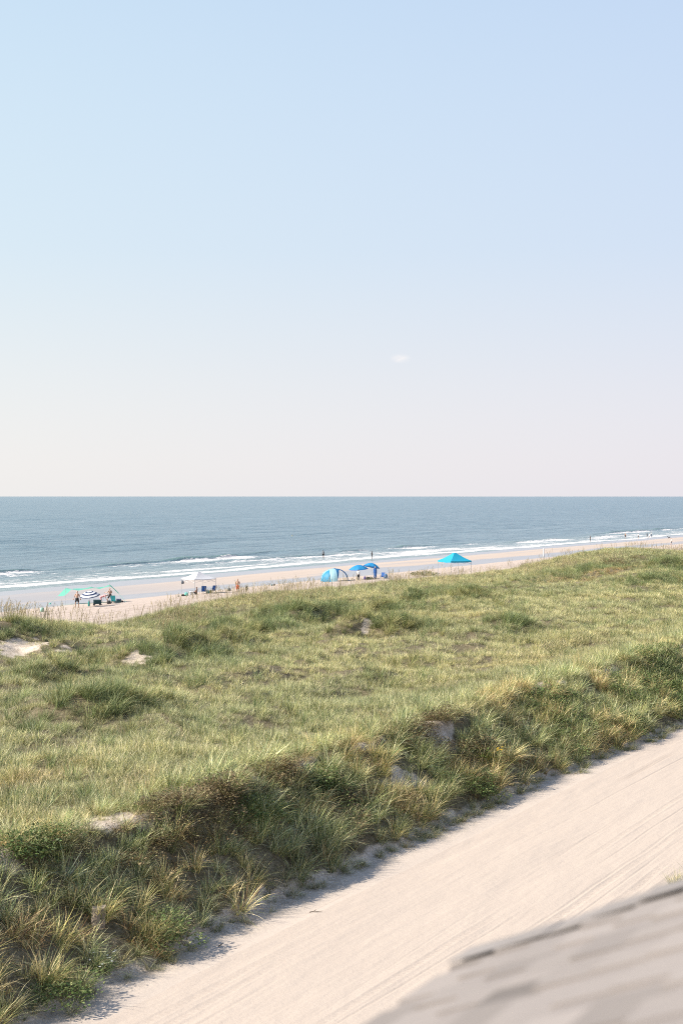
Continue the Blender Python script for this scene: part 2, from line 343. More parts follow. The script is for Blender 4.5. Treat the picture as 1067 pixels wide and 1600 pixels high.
def wobble(s): return 3.5*fb(s/55, 0., 101, 3)+1.0*fb(s/13, 3., 103, 3)
def btrack(s, n):
    v = 0
    for k, n0 in enumerate((80.5, 82.4, 86.5, 88.3, 91.5, 93.2, 96.0)):
        v = v+np.exp(-((n-n0-.9*np.sin(s/37+k//2)-.15*vn(s/4, k, 5))/.3)**2)*(.4+.6*sst(-.3, .3, vn(s/5, k, 107)))
    return np.clip(v, 0, 1)
def film(s, n):
    w = n+wobble(s)*.7
    pool = sst(104.5, 106.5, n+.6*wobble(s+90))*(1-sst(114, 117.5, w+2.6*fb(s/16, 7., 109)))*(1-sst(330, 480, s))
    sw = sst(127, 131.5, w+2.5*fb(s/30, 1., 111))
    lf = sst(190, 120, s)*sst(112, 118, w)*.8
    st = .35*sst(.1, .5, fb(s/30, n/2.0, 113))*sst(110, 118, w)
    return np.clip(np.maximum.reduce([pool*.9, sw, lf, st]), 0, 1)
Sb = np.concatenate([np.arange(-60, 60, 3), np.arange(60, 260, .5), np.arange(260, 620, 1.5), np.geomspace(620, 6000, 30)])
Nb = np.concatenate([np.arange(75.5, 112, .3), np.arange(112, 165, .6)])
def foam_line(s): return 143.5 + wobble(s)*.9 + 5*np.exp(-((s-255)/70.)**2) + 1.2*fb(s/6, 5., 115)
me = grid('beach', Sb, Nb, lambda s, n: H(s, n)-.03*(n < 78)-.5*sst(150, 153, n)-.05*btrack(s, n), {
    'wet': lambda s, n: sst(102, 107, n+.6*wobble(s+90)), 'film': film,
    'foot': lambda s, n: (1-sst(100, 107, n+wobble(s)*.5))*.9+.04, 'track': btrack,
    'foam': lambda s, n: np.clip(1.1*np.exp(-((n-foam_line(s))/1.8)**2), 0, 1)*.62})
tag(link('beach', me, m_beach()), 'pale trodden sand beach with wet strips towards the water', kind='structure')

def swell(s, n):
    ph = n/13.0 + .9*fb(s/90, n/60, 121, 3) + .25*vn(s/30, n/20, 123)
    a = .5+.5*vn(s/45, n/25, 125)
    w = np.sin(2*math.pi*ph); w = np.where(w > 0, w**1.8, w*.55)
    return a*w
BRK = ((175, 105, 205, 1.0), (176, 210, 266, 1.25), (161, 80, 170, .75), (170, 300, 380, .8), (166, 225, 300, .55), (183, 250, 330, .5), (172, 470, 620, .7), (162, 380, 500, .45))
def breakers(s, n):
    h = 0; f = 0; gr = 0
    for k, (n0, s0, s1, a) in enumerate(BRK):
        e = sst(s0-10, s0+12, s)*(1-sst(s1-14, s1+10, s))*(.65+.5*vn(s/9, k*3.3, 131))
        c = n0+2.2*fb(s/40, k*5., 133, 3)+.5*vn(s/4, k, 135); d = n-c
        h = h+a*.85*e*np.exp(-(d/np.where(d > 0, 3.4, 1.25))**2)
        f = f+a*e*1.05*np.exp(-((d+2.0)/np.where(d+2.0 < 0, 4.2, 1.3))**2)
        gr = gr+a*e*np.exp(-((d-.2)/.9)**2)
    return h, f, gr
def Hsea(s, n):
    near = 1-sst(500, 1500, n); fs = (1-sst(430, 900, np.abs(s-200)))
    sh_ = sst(141, 165, n)
    h, f, g = breakers(s, n)
    z = .26*swell(s, n)*sh_ + .07*fb(s/4, n/2, 141, 3)*sh_ + h*1.0
    return z*near*fs - .02 + .06*(1-sh_)
def Fsea(s, n):
    h, f, g = breakers(s, n); fl = foam_line(s)
    wash = sst(-2.0, .5, n-fl)*(1-sst(6, 34, n-fl+5*fb(s/25, n/9, 143)))
    rows = .40*sst(.1, .5, fb(s/28, n/3.2, 145, 3))+.25*fb(s/9, n/3, 147)
    edge = .75*np.exp(-((n-fl-1.0)/1.6)**2)
    v = wash*(.50+rows)+edge*.8+f*.95
    return np.clip(v-.18*sst(190, 215, n), 0, 1.1)*(1-sst(188, 196, n))
Ss = np.concatenate([-np.geomspace(70000, 120, 30), np.arange(-100, 60, 6), np.arange(60, 420, .9), np.arange(420, 640, 2.2), np.geomspace(640, 90000, 50)])
Ns = np.concatenate([np.arange(141, 190, .4), np.arange(190, 330, 1.0), np.arange(330, 700, 4), np.geomspace(700, 90000, 60)])
me = grid('sea', Ss, Ns, Hsea, {'foam': Fsea, 'shallow': lambda s, n: (1-sst(142, 185, n+4*fb(s/40, n/10, 149)))*.85+.10*(1-sst(190, 320, n)),
                                'green': lambda s, n: np.clip(breakers(s, n)[2], 0, 1)*.9})
tag(link('sea', me, m_sea()), 'blue grey sea with low surf reaching to the horizon', kind='structure')
me = grid('ground', np.concatenate([-np.geomspace(60000, 50, 20), np.arange(-40, 200, 4), np.geomspace(210, 60000, 30)]),
          np.concatenate([-np.geomspace(60000, 10, 24), np.arange(-8, 9.5, 1.1)]), lambda s, n: ROADZ-.02+0*s+.04*fb(s/6, n/6, 151), {'cover': lambda s, n: .35+0*s, 'road': lambda s, n: 0*s})
tag(link('ground', me, bpy.data.materials['dune_sand_and_litter']), 'flat sandy ground inland of the track', kind='structure')

# ---------------------------------------------------------------- grass clumps
def blades(nb, L, spread, lean, width, pal, nseg=3, droop=.5, seed=0, bias=(0, 0)):
    g = np.random.default_rng(seed); V = []; F = []; C = []
    pal = [(np.array(c), w) for c, w in pal]; pw = np.array([w for _, w in pal]); pw = pw/pw.sum()
    for i in range(nb):
        a = g.uniform(0, 2*math.pi); r = spread*math.sqrt(g.uniform()); bx, by = r*math.cos(a), r*math.sin(a)
        az = a+g.normal(0, .7); ln = L*g.uniform(.55, 1.08); le = abs(g.normal(0, lean))+.06; dr = droop*g.uniform(.2, 1.5)
        c = pal[g.choice(len(pal), p=pw)][0]*g.uniform(.66, 1.06); tw = g.uniform(-.9, .9)
        dx, dy = math.cos(az), math.sin(az); wx, wy = -math.sin(az+tw), math.cos(az+tw); w0 = width*g.uniform(.7, 1.3)
        b0 = len(V)
        for k in range(nseg+1):
            t = k/nseg; th = le+dr*t*t*1.3
            hr = ln*(math.sin(le)*t + dr*.55*t*t); zz = ln*(math.cos(le)*t - dr*.42*t**2.4)
            x, y = bx+dx*hr+bias[0]*t*t*ln, by+dy*hr+bias[1]*t*t*ln; w = w0*(1-t**1.8)*.5
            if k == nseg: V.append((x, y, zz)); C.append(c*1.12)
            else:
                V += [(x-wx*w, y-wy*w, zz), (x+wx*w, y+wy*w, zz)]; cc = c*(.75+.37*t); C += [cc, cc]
        for k in range(nseg):
            q = b0+2*k
            if k == nseg-1: F.append((q, q+1, q+2))
            else: F.append((q, q+1, q+3, q+2))
    return V, F, C
def col_mesh(name, V, F, C):
    lo = [i for f in F for i in f]; tt = [len(f) for f in F]; st = np.concatenate([[0], np.cumsum(tt)[:-1]])
    me = np_mesh(name, V, lo, st, tt)
    a = me.color_attributes.new('Col', 'FLOAT_COLOR', 'POINT')
    a.data.foreach_set('color', np.concatenate([np.clip(np.array(C), 0, 1), np.ones((len(C), 1))], 1).astype(np.float32).ravel())
    return me
def leafy(nl, r, h, leaf, pal, seed, stems=10):
    g = np.random.default_rng(seed); V = []; F = []; C = []
    for i in range(nl):
        a = g.uniform(0, 2*math.pi); rr = r*math.sqrt(g.uniform()); z = h*g.uniform(.12, 1)*(1-.55*(rr/r)**2)
        c = np.array(pal[g.integers(len(pal))])*g.uniform(.7, 1.25); p = Vector((rr*math.cos(a), rr*math.sin(a), z))
        d = Vector((math.cos(a)+g.normal(0, .6), math.sin(a)+g.normal(0, .6), g.uniform(-.2, .9))).normalized()
        sdv = d.cross(Vector((g.normal(0, .4), g.normal(0, .4), 1))).normalized(); l = leaf*g.uniform(.6, 1.3); b = len(V)
        V += [tuple(p), tuple(p+d*l*.5+sdv*l*.28), tuple(p+d*l), tuple(p+d*l*.5-sdv*l*.28)]; F.append((b, b+1, b+2, b+3)); C += [c]*4
    for i in range(stems):
        a = g.uniform(0, 2*math.pi); rr = r*g.uniform(.2, .9); b = len(V); c = np.array((.14, .10, .05))
        for k in range(4):
            t = k/3; x, y, z = rr*t*math.cos(a), rr*t*math.sin(a), h*.85*t**.8*(1-.5*(rr/r)**2*t); w = .006*(1-.7*t)
            V += [(x-w, y, z), (x+w, y, z)]; C += [c, c]
            if k: q = b+2*k; F.append((q-2, q-1, q+1, q))
    return V, F, C
PAL = (.88, .84, .58); GRN = (.25, .285, .125); GR2 = (.10, .14, .055); YGR = (.49, .49, .235); STR = (.70, .645, .41); TAN = (.48, .38, .23); BRN = (.19, .12, .065); BLU = (.19, .25, .14)
MG = m_grass('grass_blades'); MLF = m_grass('leaf_surface', .25)
def make_coll(name, meshes, m):
    c = bpy.data.collections.new(name)
    for i, me in enumerate(meshes):
        me.materials.append(m); o = bpy.data.objects.new('%s_%02d' % (name, i), me); c.objects.link(o)
    return c
def scatter(name, pts, rot, scl, idx, tint, coll, label):
    me = bpy.data.meshes.new(name); me.vertices.add(len(pts)); me.vertices.foreach_set('co', np.asarray(pts, np.float32).ravel())
    for nm, ty, key, d in (('rot', 'FLOAT_VECTOR', 'vector', rot), ('scl', 'FLOAT_VECTOR', 'vector', scl), ('tint', 'FLOAT_VECTOR', 'vector', tint), ('idx', 'INT', 'value', idx)):
        a = me.attributes.new(nm, ty, 'POINT'); a.data.foreach_set(key, np.asarray(d, np.int32 if ty == 'INT' else np.float32).ravel())
    o = bpy.data.objects.new(name, me); COL.objects.link(o); tag(o, label, 'grass', kind='stuff')
    ng = bpy.data.node_groups.new(name, 'GeometryNodeTree')
    ng.interface.new_socket('Geometry', in_out='INPUT', socket_type='NodeSocketGeometry'); ng.interface.new_socket('Geometry', in_out='OUTPUT', socket_type='NodeSocketGeometry')
    gi = ng.nodes.new('NodeGroupInput'); go = ng.nodes.new('NodeGroupOutput'); ip = ng.nodes.new('GeometryNodeInstanceOnPoints'); ci = ng.nodes.new('GeometryNodeCollectionInfo')
    ci.inputs['Collection'].default_value = coll; ci.inputs['Separate Children'].default_value = True; ci.inputs['Reset Children'].default_value = True
    ip.inputs['Pick Instance'].default_value = True
    def na(n, dt_):
        a = ng.nodes.new('GeometryNodeInputNamedAttribute'); a.data_type = dt_; a.inputs[0].default_value = n; return a.outputs['Attribute']
    ng.links.new(gi.outputs[0], ip.inputs['Points']); ng.links.new(ci.outputs[0], ip.inputs['Instance']); ng.links.new(na('idx', 'INT'), ip.inputs['Instance Index'])
    e2r = ng.nodes.new('FunctionNodeEulerToRotation'); ng.links.new(na('rot', 'FLOAT_VECTOR'), e2r.inputs[0]); ng.links.new(e2r.outputs[0], ip.inputs['Rotation'])
    ng.links.new(na('scl', 'FLOAT_VECTOR'), ip.inputs['Scale']); ng.links.new(ip.outputs[0], go.inputs[0])
    md = o.modifiers.new('scatter', 'NODES'); md.node_group = ng; return o
def rots(n, lean, jit, g):
    yaw = g.uniform(0, 2*math.pi, n); tx = RGT.x*lean+g.normal(0, jit, n); ty = RGT.y*lean+g.normal(0, jit, n)
    ang = np.hypot(tx, ty)+1e-6; ax, ay = -ty/ang, tx/ang; c, s = np.cos(ang), np.sin(ang); cy, sy = np.cos(yaw), np.sin(yaw)
    t = 1-c
    A = np.array([[t*ax*ax+c, t*ax*ay, s*ay], [t*ax*ay, t*ay*ay+c, -s*ax], [-s*ay, s*ax, c]])
    B = np.array([[cy, -sy, 0*cy], [sy, cy, 0*cy], [0*cy, 0*cy, 1+0*cy]]); Mx = np.einsum('ijn,jkn->ikn', A, B)
    return np.stack([np.arctan2(Mx[2, 1], Mx[2, 2]), np.arcsin(-np.clip(Mx[2, 0], -1, 1)), np.arctan2(Mx[1, 0], Mx[0, 0])], 1)
def wedge(n0, n1, dens, g, pad=6):
    k = int(dens*((n1-n0)*(2.45*(n0+n1)/2+2.4*pad))); n = g.uniform(n0, n1, int(k*1.35)); s0 = 1.06*n-pad; s1 = 3.5*n+pad*1.4
    keep = g.uniform(0, 1, len(n)) < (s1-s0)/((3.5*n1+pad*1.4)-(1.06*n1-pad))*1.0
    n, s0, s1 = n[keep], s0[keep], s1[keep]; s = g.uniform(s0, s1); return s, n
def area(n0, n1, pad): return sum((2.44*(n0+(n1-n0)*i/50)+2.4*pad)*(n1-n0)/50 for i in range(50))
def wedge(n0, n1, dens, g, pad=6):
    m = int(area(n0, n1, pad)*dens); wmax = 2.44*n1+2.4*pad
    n = g.uniform(n0, n1, int(m*3)); w = 2.44*n+2.4*pad; n = n[g.uniform(0, 1, len(n)) < w/wmax][:m]
    return g.uniform(1.06*n-pad, 3.5*n+1.4*pad), n

g = np.random.default_rng(5)
PL = [(GRN, 2.4), (YGR, 3.6), (STR, 2.2), (PAL, 1.5), (TAN, .5), (BLU, 1.2), (GR2, 1.8)]
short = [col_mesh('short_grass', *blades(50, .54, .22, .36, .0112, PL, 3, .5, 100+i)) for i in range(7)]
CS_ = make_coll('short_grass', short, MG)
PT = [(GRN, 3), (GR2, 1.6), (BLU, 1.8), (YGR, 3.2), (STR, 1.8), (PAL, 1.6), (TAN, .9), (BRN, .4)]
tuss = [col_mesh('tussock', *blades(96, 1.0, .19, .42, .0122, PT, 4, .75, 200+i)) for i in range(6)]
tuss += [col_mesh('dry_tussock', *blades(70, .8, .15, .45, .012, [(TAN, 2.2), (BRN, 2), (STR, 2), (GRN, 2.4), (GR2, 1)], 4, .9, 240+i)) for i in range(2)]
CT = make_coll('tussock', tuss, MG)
# plateau
def field_tint(s, n, g):
    a = fb(s/9, n/6, 161, 4); b = .7*fb(s/2.2, n/1.8, 163, 3); k = len(s)
    gr = sst(-.45, .45, -a*.9-b*.5)                        # 1 = green, 0 = straw
    T = np.stack([1.40-.32*gr, 1.29-.22*gr, 1.16-.18*gr], 1)
    br = np.zeros(k)
    for (bs, bn, ra, rb, kk) in BROWN: br = br+kk*np.exp(-((s-bs)/ra)**2-((n-bn)/rb)**2)
    br = np.clip(br*(.7+.6*fb(s/1.5, n/1.2, 165)), 0, 1)[:, None]
    T = T*(1-br)+T*np.array([.98, .72, .66])*br
    return T*g.normal(1, .17, k)[:, None]
BROWN = []
for (x, y, a, b, k) in ((955, 890, 13, 3.2, 1.1), (880, 905, 8, 2.5, .6), (520, 1180, 5, 1.2, .7), (400, 1215, 4, 1.0, .6), (730, 1120, 5, 1, .6), (200, 1240, 5, 1.5, .35), (700, 975, 8, 3, .3), (850, 1030, 9, 2, .3), (60, 1080, 3, 1.5, .4), (60, 1215, 1.6, .8, .6)):
    p = P(x, y); BROWN.append((p.x, p.y, a, b, k))
s1, n1 = wedge(22.0, 30, 21, g, 6); s2, n2 = wedge(30, 48, 14, g, 6); s3, n3 = wedge(48, 76, 8.5, g, 9)
s = np.concatenate([s1, s2, s3]); n = np.concatenate([n1, n2, n3])
keep = (g.uniform(0, 1, len(s)) < cover(s, n)*(.25+.75*sst(-.30, .20, fb(s/1.1, n/1.0, 171)))); s, n = s[keep], n[keep]; k = len(s)
sc_ = g.uniform(.62, 1.15, k)*(.86+.34*fb(s/4, n/3, 173))*(1+.25*sst(57, 64, n))
for (bs, bn, ra, rb, kk) in BARE: sc_ = sc_*(1-.35*np.clip(kk, 0, 1)*np.exp(-((s-bs)/(ra*1.6))**2-((n-bn)/(rb*1.6))**2))
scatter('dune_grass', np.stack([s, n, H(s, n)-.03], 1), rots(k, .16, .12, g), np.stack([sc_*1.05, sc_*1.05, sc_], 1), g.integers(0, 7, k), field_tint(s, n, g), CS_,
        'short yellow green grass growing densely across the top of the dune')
# tussocks: bank, crest, and sparse across the plateau
sA, nA = wedge(18.9, 23.6, 9.0, g, 7); sB, nB = wedge(23.6, 70, .9, g, 8)
gd = fb(sB/4, nB/3, 175); mk = (gd > .02) & (g.uniform(0, 1, len(sB)) < .9); sB, nB = sB[mk], nB[mk]
hb, hn = [], []
for (bs, bn, a, b, h) in BUMPS:
    q = int(22*a*b); hb.append(g.normal(bs+.35*a, a*.75, q)); hn.append(g.normal(bn-.4*b, b*.75, q))
s = np.concatenate([sA, sB]+hb); n = np.concatenate([nA, nB]+hn)
keep = (g.uniform(0, 1, len(s)) < np.where(n < 24, cover(s, n), cover(s, n)**3)*(.72+.28*sst(-.3, .1, fb(s/1.0, n/.8, 177)))); s, n = s[keep], n[keep]; pq = P(153, 1449); kp = np.hypot(s-pq.x+.5*FWD.x, n-pq.y+.5*FWD.y) > .50; s, n = s[kp], n[kp]; k = len(s)
ob = (n < 24)
sc_ = np.where(ob, g.uniform(.5, 1.12, k), g.uniform(.5, .95, k))*(1+.25*fb(s/3, n/1.5, 179))
hd = np.zeros(k)
for (bs, bn, a, b, h) in BUMPS: hd = hd+np.exp(-((s-bs)/(a*1.5))**2-((n-bn+.5*b)/(b*1.5))**2)
sc_ = sc_*(1+.25*np.clip(hd, 0, 1)*(~ob))*(1-.52*sst(.3, 1., bare(s, n)))
T = np.where(ob[:, None], np.array([[1.48, 1.36, 1.20]]), np.array([[.80, .82, .66]]))*g.normal(1, .2, k)[:, None]  # plateau tussocks tinted darker for hummock shade, bank ones brighter against the bank's shade
wz = fb(s/2.5, n/1.2, 181)[:, None]; T = T*np.where(wz > .12, np.array([[1.2, 1.12, 1.05]]), np.array([[.92, 1.0, .98]]))
idx = np.where(g.uniform(0, 1, k) < .20+.30*(fb(s/3, n/1, 183) > .05), g.integers(6, 8, k), g.integers(0, 6, k))
idx = np.where(~ob, g.integers(0, 6, k), idx)
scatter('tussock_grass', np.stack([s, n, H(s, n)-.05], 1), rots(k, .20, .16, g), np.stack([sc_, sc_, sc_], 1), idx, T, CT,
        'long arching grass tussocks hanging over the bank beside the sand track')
# litter and seedlings along the toe
s, n = wedge(18.2, 20.4, 7, g, 7); kp = np.abs(n-TOE(s)+.05) < .35; s, n = s[kp], n[kp]; k = len(s); sc_ = g.uniform(.15, .45, k)
scatter('verge_grass', np.stack([s, n, H(s, n)-.02], 1), rots(k, .1, .3, g), np.stack([sc_*1.5, sc_*1.5, sc_], 1), g.integers(0, 8, k), np.tile([[1.0, .95, .9]], (k, 1)), CT,
        'small tufts and seedlings scattered along the foot of the bank')
s = g.uniform(37.5, 60, 240); n = g.uniform(9.2, 11.3, 240)+.02*(s-37.5); kp = n < 11.35+.25*fb(s/1.5, 0, 9); s, n = s[kp], n[kp]; k = len(s); sc_ = g.uniform(.35, .7, k)
scatter('roadside_grass', np.stack([s, n, H(s, n)-.02], 1), rots(k, .15, .15, g), np.stack([sc_, sc_, sc_], 1), g.integers(0, 6, k), np.tile([[1.25, 1.15, .9]], (k, 1)), CT,
        'yellow green tuft of grass on the inland side of the track, past the roof')
# leafy vines
lf = [col_mesh('vine', *leafy(260, .55, .40, .075, [(.10, .15, .045), (.15, .20, .06), (.08, .12, .035), (.22, .24, .09)], 300+i)) for i in range(4)]
lf += [col_mesh('dry_vine', *leafy(230, .5, .34, .07, [(.17, .12, .06), (.26, .19, .10), (.12, .09, .05), (.24, .22, .10)], 320+i)) for i in range(2)]
CV = make_coll('vine', lf, MLF)
sv, nv_, iv = [], [], []
for (x, y, ra, rb, q, dry) in ((1040, 1060, 3.2, 1.2, 110, 0), (1000, 1090, 2.5, 1.0, 60, 0), (1060, 1110, 2, .8, 30, 0), (860, 1105, 2.2, .6, 24, 0), (900, 1130, 1.2, .6, 14, 0), (45, 1335, .8, .25, 12, 0), (500, 1235, 1.0, .4, 12, 0),
                             (350, 1260, 2.2, .5, 34, 1), (430, 1235, 2, .5, 26, 1), (660, 1140, 2.0, .3, 26, 1), (740, 1180, 1.8, .5, 24, 1), (880, 1160, 2, .7, 22, 0), (260, 1300, 2.0, .5, 22, 1), (560, 1260, 1.5, .5, 14, 1),
                             (960, 885, 9, 2.4, 150, 1), (110, 1575, .8, .3, 5, 0), (260, 1490, .8, .3, 4, 0), (400, 1290, 1.5, .5, 12, 0), (740, 1240, 1.5, .5, 14, 0), (980, 1140, 2.5, .5, 20, 0)):
    p = P(x, y); sv.append(g.normal(p.x, ra*.6, q)); nv_.append(g.normal(p.y, rb*.6, q)); iv.append(g.integers(4, 6, q) if dry else g.integers(0, 4, q))
s, n, idx = np.concatenate(sv), np.concatenate(nv_), np.concatenate(iv); k = len(s); sc_ = g.uniform(.5, 1.15, k)
scatter('leafy_ground_cover', np.stack([s, n, H(s, n)+.16], 1), rots(k, .1, .15, g), np.stack([sc_, sc_, sc_*1.05], 1), idx, g.normal(1, .1, (k, 1))*np.ones((1, 3)), CV,
        'leafy green and russet creepers matted between the grass tussocks')
# sea oats along the far edge of the dune
def oat(seed):
    q = np.random.default_rng(seed); V, F, C = [], [], []
    for i in range(5):
        a = q.uniform(0, 6.28); r = q.uniform(0, .5); L = q.uniform(1.0, 1.55); az = q.uniform(0, 6.28); le = q.uniform(.02, .16); c = np.array((.42, .34, .19))*q.uniform(.7, 1.1); b = len(V)
        for k in range(5):
            t = k/4; h_ = L*(le*t+.10*t**3); x = r*math.cos(a)+h_*math.cos(az); y = r*math.sin(a)+h_*math.sin(az); z = L*t*(1-.04*t); w = .0055
            V += [(x-w, y-w, z), (x+w, y+w, z)]; C += [c, c]
            if k: F.append((b+2*k-2, b+2*k-1, b+2*k+1, b+2*k))
        for j in range(9):
            t = .76+.03*j; h_ = L*(le*t+.10*t**3); x = r*math.cos(a)+h_*math.cos(az); y = r*math.sin(a)+h_*math.sin(az); z = L*t; b = len(V); d = q.normal(0, .035, 2)
            V += [(x, y, z), (x+d[0]+.012, y+d[1], z-.03), (x+d[0]*1.6, y+d[1]*1.6, z-.055), (x+d[0]-.012, y+d[1]+.01, z-.02)]; F.append((b, b+1, b+2, b+3)); C += [c*1.1]*4
    return V, F, C
CO = make_coll('sea_oat', [col_mesh('sea_oat', *oat(400+i)) for i in range(5)], MG)
s, n = wedge(59, 72, .42, g, 10); kp = fb(s/6, n/5, 191) > -.12; s, n = s[kp], n[kp]
s = np.concatenate([s, g.uniform(64, 112, 190)]); n = np.concatenate([n, g.uniform(62, 72, 190)]); k = len(s); sc_ = g.uniform(.7, 1.15, k)
scatter('sea_oats', np.stack([s, n, H(s, n)-.02], 1), rots(k, .05, .07, g), np.stack([sc_*1.0]*3, 1), g.integers(0, 5, k), np.ones((k, 3))*g.uniform(.7, 1.15, (k, 1)), CO,
        'thin tan sea oat stalks standing along the seaward edge of the dune')
#PART2
# ---------------------------------------------------------------- solids
Y0 = TH-R(90)                                        # yaw that makes a thing's local y point away from the camera
class MB:
    def __init__(s): s.v, s.f, s.c = [], [], []
    def add(s, V, F, c=None):
        b = len(s.v); s.v += [tuple(p) for p in V]; s.f += [tuple(i+b for i in f) for f in F]; s.c += [c or (1, 1, 1)]*len(V); return s
    def tube(s, pts, rad, n=8, cap=True, c=None):
        pts = [Vector(p) for p in pts]; rad = rad if isinstance(rad, (list, tuple)) else [rad]*len(pts); V = []
        for i, p in enumerate(pts):
            d = (pts[min(i+1, len(pts)-1)]-pts[max(i-1, 0)]).normalized(); a = d.cross(Vector((0, 0, 1)) if abs(d.z) < .95 else Vector((1, 0, 0))).normalized(); b = d.cross(a)
            V += [p+(a*math.cos(2*math.pi*k/n)+b*math.sin(2*math.pi*k/n))*rad[i] for k in range(n)]
        F = [(i*n+k, i*n+(k+1) % n, (i+1)*n+(k+1) % n, (i+1)*n+k) for i in range(len(pts)-1) for k in range(n)]
        if cap: F += [tuple(range(n)), tuple(reversed(range((len(pts)-1)*n, len(pts)*n)))]
        return s.add(V, F, c)
    def box(s, c0, c1, bev=.0, rot=None, c=None):
        x0, y0, z0 = c0; x1, y1, z1 = c1; b = bev
        if b <= 0:
            V = [(x, y, z) for z in (z0, z1) for x, y in ((x0, y0), (x1, y0), (x1, y1), (x0, y1))]
            F = [(3, 2, 1, 0), (4, 5, 6, 7), (0, 1, 5, 4), (1, 2, 6, 5), (2, 3, 7, 6), (3, 0, 4, 7)]
        else:
            rg_ = []
            for z, i in ((z0, b), (z0+b, 0), (z1-b, 0), (z1, b)):
                rg_.append([(x0+b+i*.7, y0+i, z), (x1-b-i*.7, y0+i, z), (x1-i, y0+b+i*.7, z), (x1-i, y1-b-i*.7, z), (x1-b-i*.7, y1-i, z), (x0+b+i*.7, y1-i, z), (x0+i, y1-b-i*.7, z), (x0+i, y0+b+i*.7, z)])
            V = [p for r in rg_ for p in r]; F = [(i*8+k, i*8+(k+1) % 8, i*8+8+(k+1) % 8, i*8+8+k) for i in range(3) for k in range(8)]
            F += [tuple(reversed(range(8))), tuple(range(24, 32))]
        if rot: V = [rot @ Vector(p) for p in V]
        return s.add(V, F, c)
    def build(s, name, m, parent=None, smooth=False, col=False):
        me = bpy.data.meshes.new(name); me.from_pydata(s.v, [], s.f); me.update()
        if col:
            a = me.color_attributes.new('Col', 'FLOAT_COLOR', 'POINT'); a.data.foreach_set('color', [x for c in s.c for x in (*c, 1)])
        return link(name, me, m, parent, smooth)
def fit(o, mat4):
    o.matrix_local = mat4; return o

# ---------------------------------------------------------------- the house roof below the balcony
def m_shingle():
    m, t, b = mat('asphalt_shingle'); c = nn(t, 'ShaderNodeAttribute', attribute_name='Col', attribute_type='GEOMETRY').outputs['Color']
    f = nz_(t, 260, 2, .7); g_ = nz_(t, 4, 4, .6)
    c = mix(t, 1., c, mix(t, f, (.72, .72, .72), (1.25, 1.22, 1.2)), 'MULTIPLY'); c = mix(t, 1., c, mix(t, g_, (.88, .88, .9), (1.1, 1.08, 1.06)), 'MULTIPLY')
    t.links.new(c, b.inputs['Base Color']); b.inputs['Roughness'].default_value = .95; b.inputs['Specular IOR Level'].default_value = .15; bump(t, b, f, .6, .002); return m
MSH = m_shingle(); PITCH = math.atan(.46); CP, SP = math.cos(PITCH), math.sin(PITCH)
S0, S1, NE, ZE = 1.0, 3.56, 1.665, CZ-1.286-.012     # near end, far end, eave, eave height
house = empty('beach_house', (2.3, 0.3, 2.98), 0, 'grey shingled roof of the house in the near corner, sloping down towards the track', 'house')
def rp(s_, d, h): return (s_-2.3, NE-d*CP+h*SP*1.0-.3, ZE+d*SP+h*CP-2.98)
def slab(mb, s0, s1, d0, d1, h00, h01, c, bot=-.004):  # thicker at its butt (d0)
    V = [rp(s0, d0, bot), rp(s1, d0, bot), rp(s1, d1, bot), rp(s0, d1, bot), rp(s0, d0, h00), rp(s1, d0, h00), rp(s1, d1, h01), rp(s0, d1, h01)]
    mb.add(V, [(3, 2, 1, 0), (4, 5, 6, 7), (0, 1, 5, 4), (1, 2, 6, 5), (2, 3, 7, 6), (3, 0, 4, 7)], c)
gq = np.random.default_rng(21); DL = 3.05; rb = MB(); k = 0; d = 0.0
slab(rb, S0, S1+.05, -.005, DL, -.012, -.012, None, -.03); roof = rb.build('roof', M_('underlay_and_gap_shade', (.012, .011, .010), .9), house)  # underlay coloured near black so gaps beside the cap read as shade
sh = MB()
while d < DL-.1:
    s = S0+gq.uniform(-.3, 0)
    end = S1-gq.choice([.0, .0, .0, .03])*gq.uniform(.6, 1)
    b0 = .215*gq.uniform(.93, 1.05); slab(sh, S0, end, d, min(d+.17, DL), .004, -.001, (b0, b0*.905, b0*.855))
    while s < end:
        w = gq.uniform(.10, .24); e = min(s+w, end-gq.uniform(0, .01)); a = max(s, S0)
        if e-a > .03:
            v = gq.choice([.235, .22, .195, .135, .245], p=[.3, .25, .2, .1, .15])*gq.uniform(.95, 1.05); slab(sh, a, e, d-.001+gq.uniform(-.004, .004), min(d+.168, DL), .0105+gq.uniform(0, .003), .0035, (v, v*.905, v*.845), -.002)
        s += w+(gq.uniform(.05, .10) if gq.uniform() < .72 else .004)
    d += .143
sh.build('shingles', MSH, roof, col=True)
cp = MB(); d = -.01
while d < DL-.05:
    v = .215*gq.uniform(.94, 1.05); bt = gq.choice([.008, .010, .013, .018]); q = gq.uniform(-.006, .006); slab(cp, S1-.012+q, S1+.125, d, min(d+.16, DL), bt+.006, .017, (v*1.0, v*.93, v*.89), bt); d += .148
cp.build('rake_cap', MSH, roof, col=True); fu = MB(); slab(fu, S1+.03, S1+.11, 0, DL, .0075, .0075, None, -.012); fu.build('rake_gap_shade', M_('underlay_and_gap_shade', (.02, .02, .02)), roof)  # black strip added as the shade in the gap under the cap
wood = M_('painted_trim', (.62, .60, .57), .6)
fb_ = MB(); slab(fb_, S0, S1+.10, .0, DL, -.032, -.032, None, -.05); fb_.build('roof_deck', wood, roof)
f2 = MB(); f2.box((S0-2.3, NE-.045-.3, ZE-.24-2.98), (S1+.10-2.3, NE-.02-.3, ZE-.045-2.98), .004); f2.build('fascia', wood, house)
wl = MB(); zt = [ZE+d_*SP-.12-2.98 for d_ in (.25, DL-.1)]; y0_, y1_ = NE-.25*CP-.3, NE-(DL-.1)*CP-.3
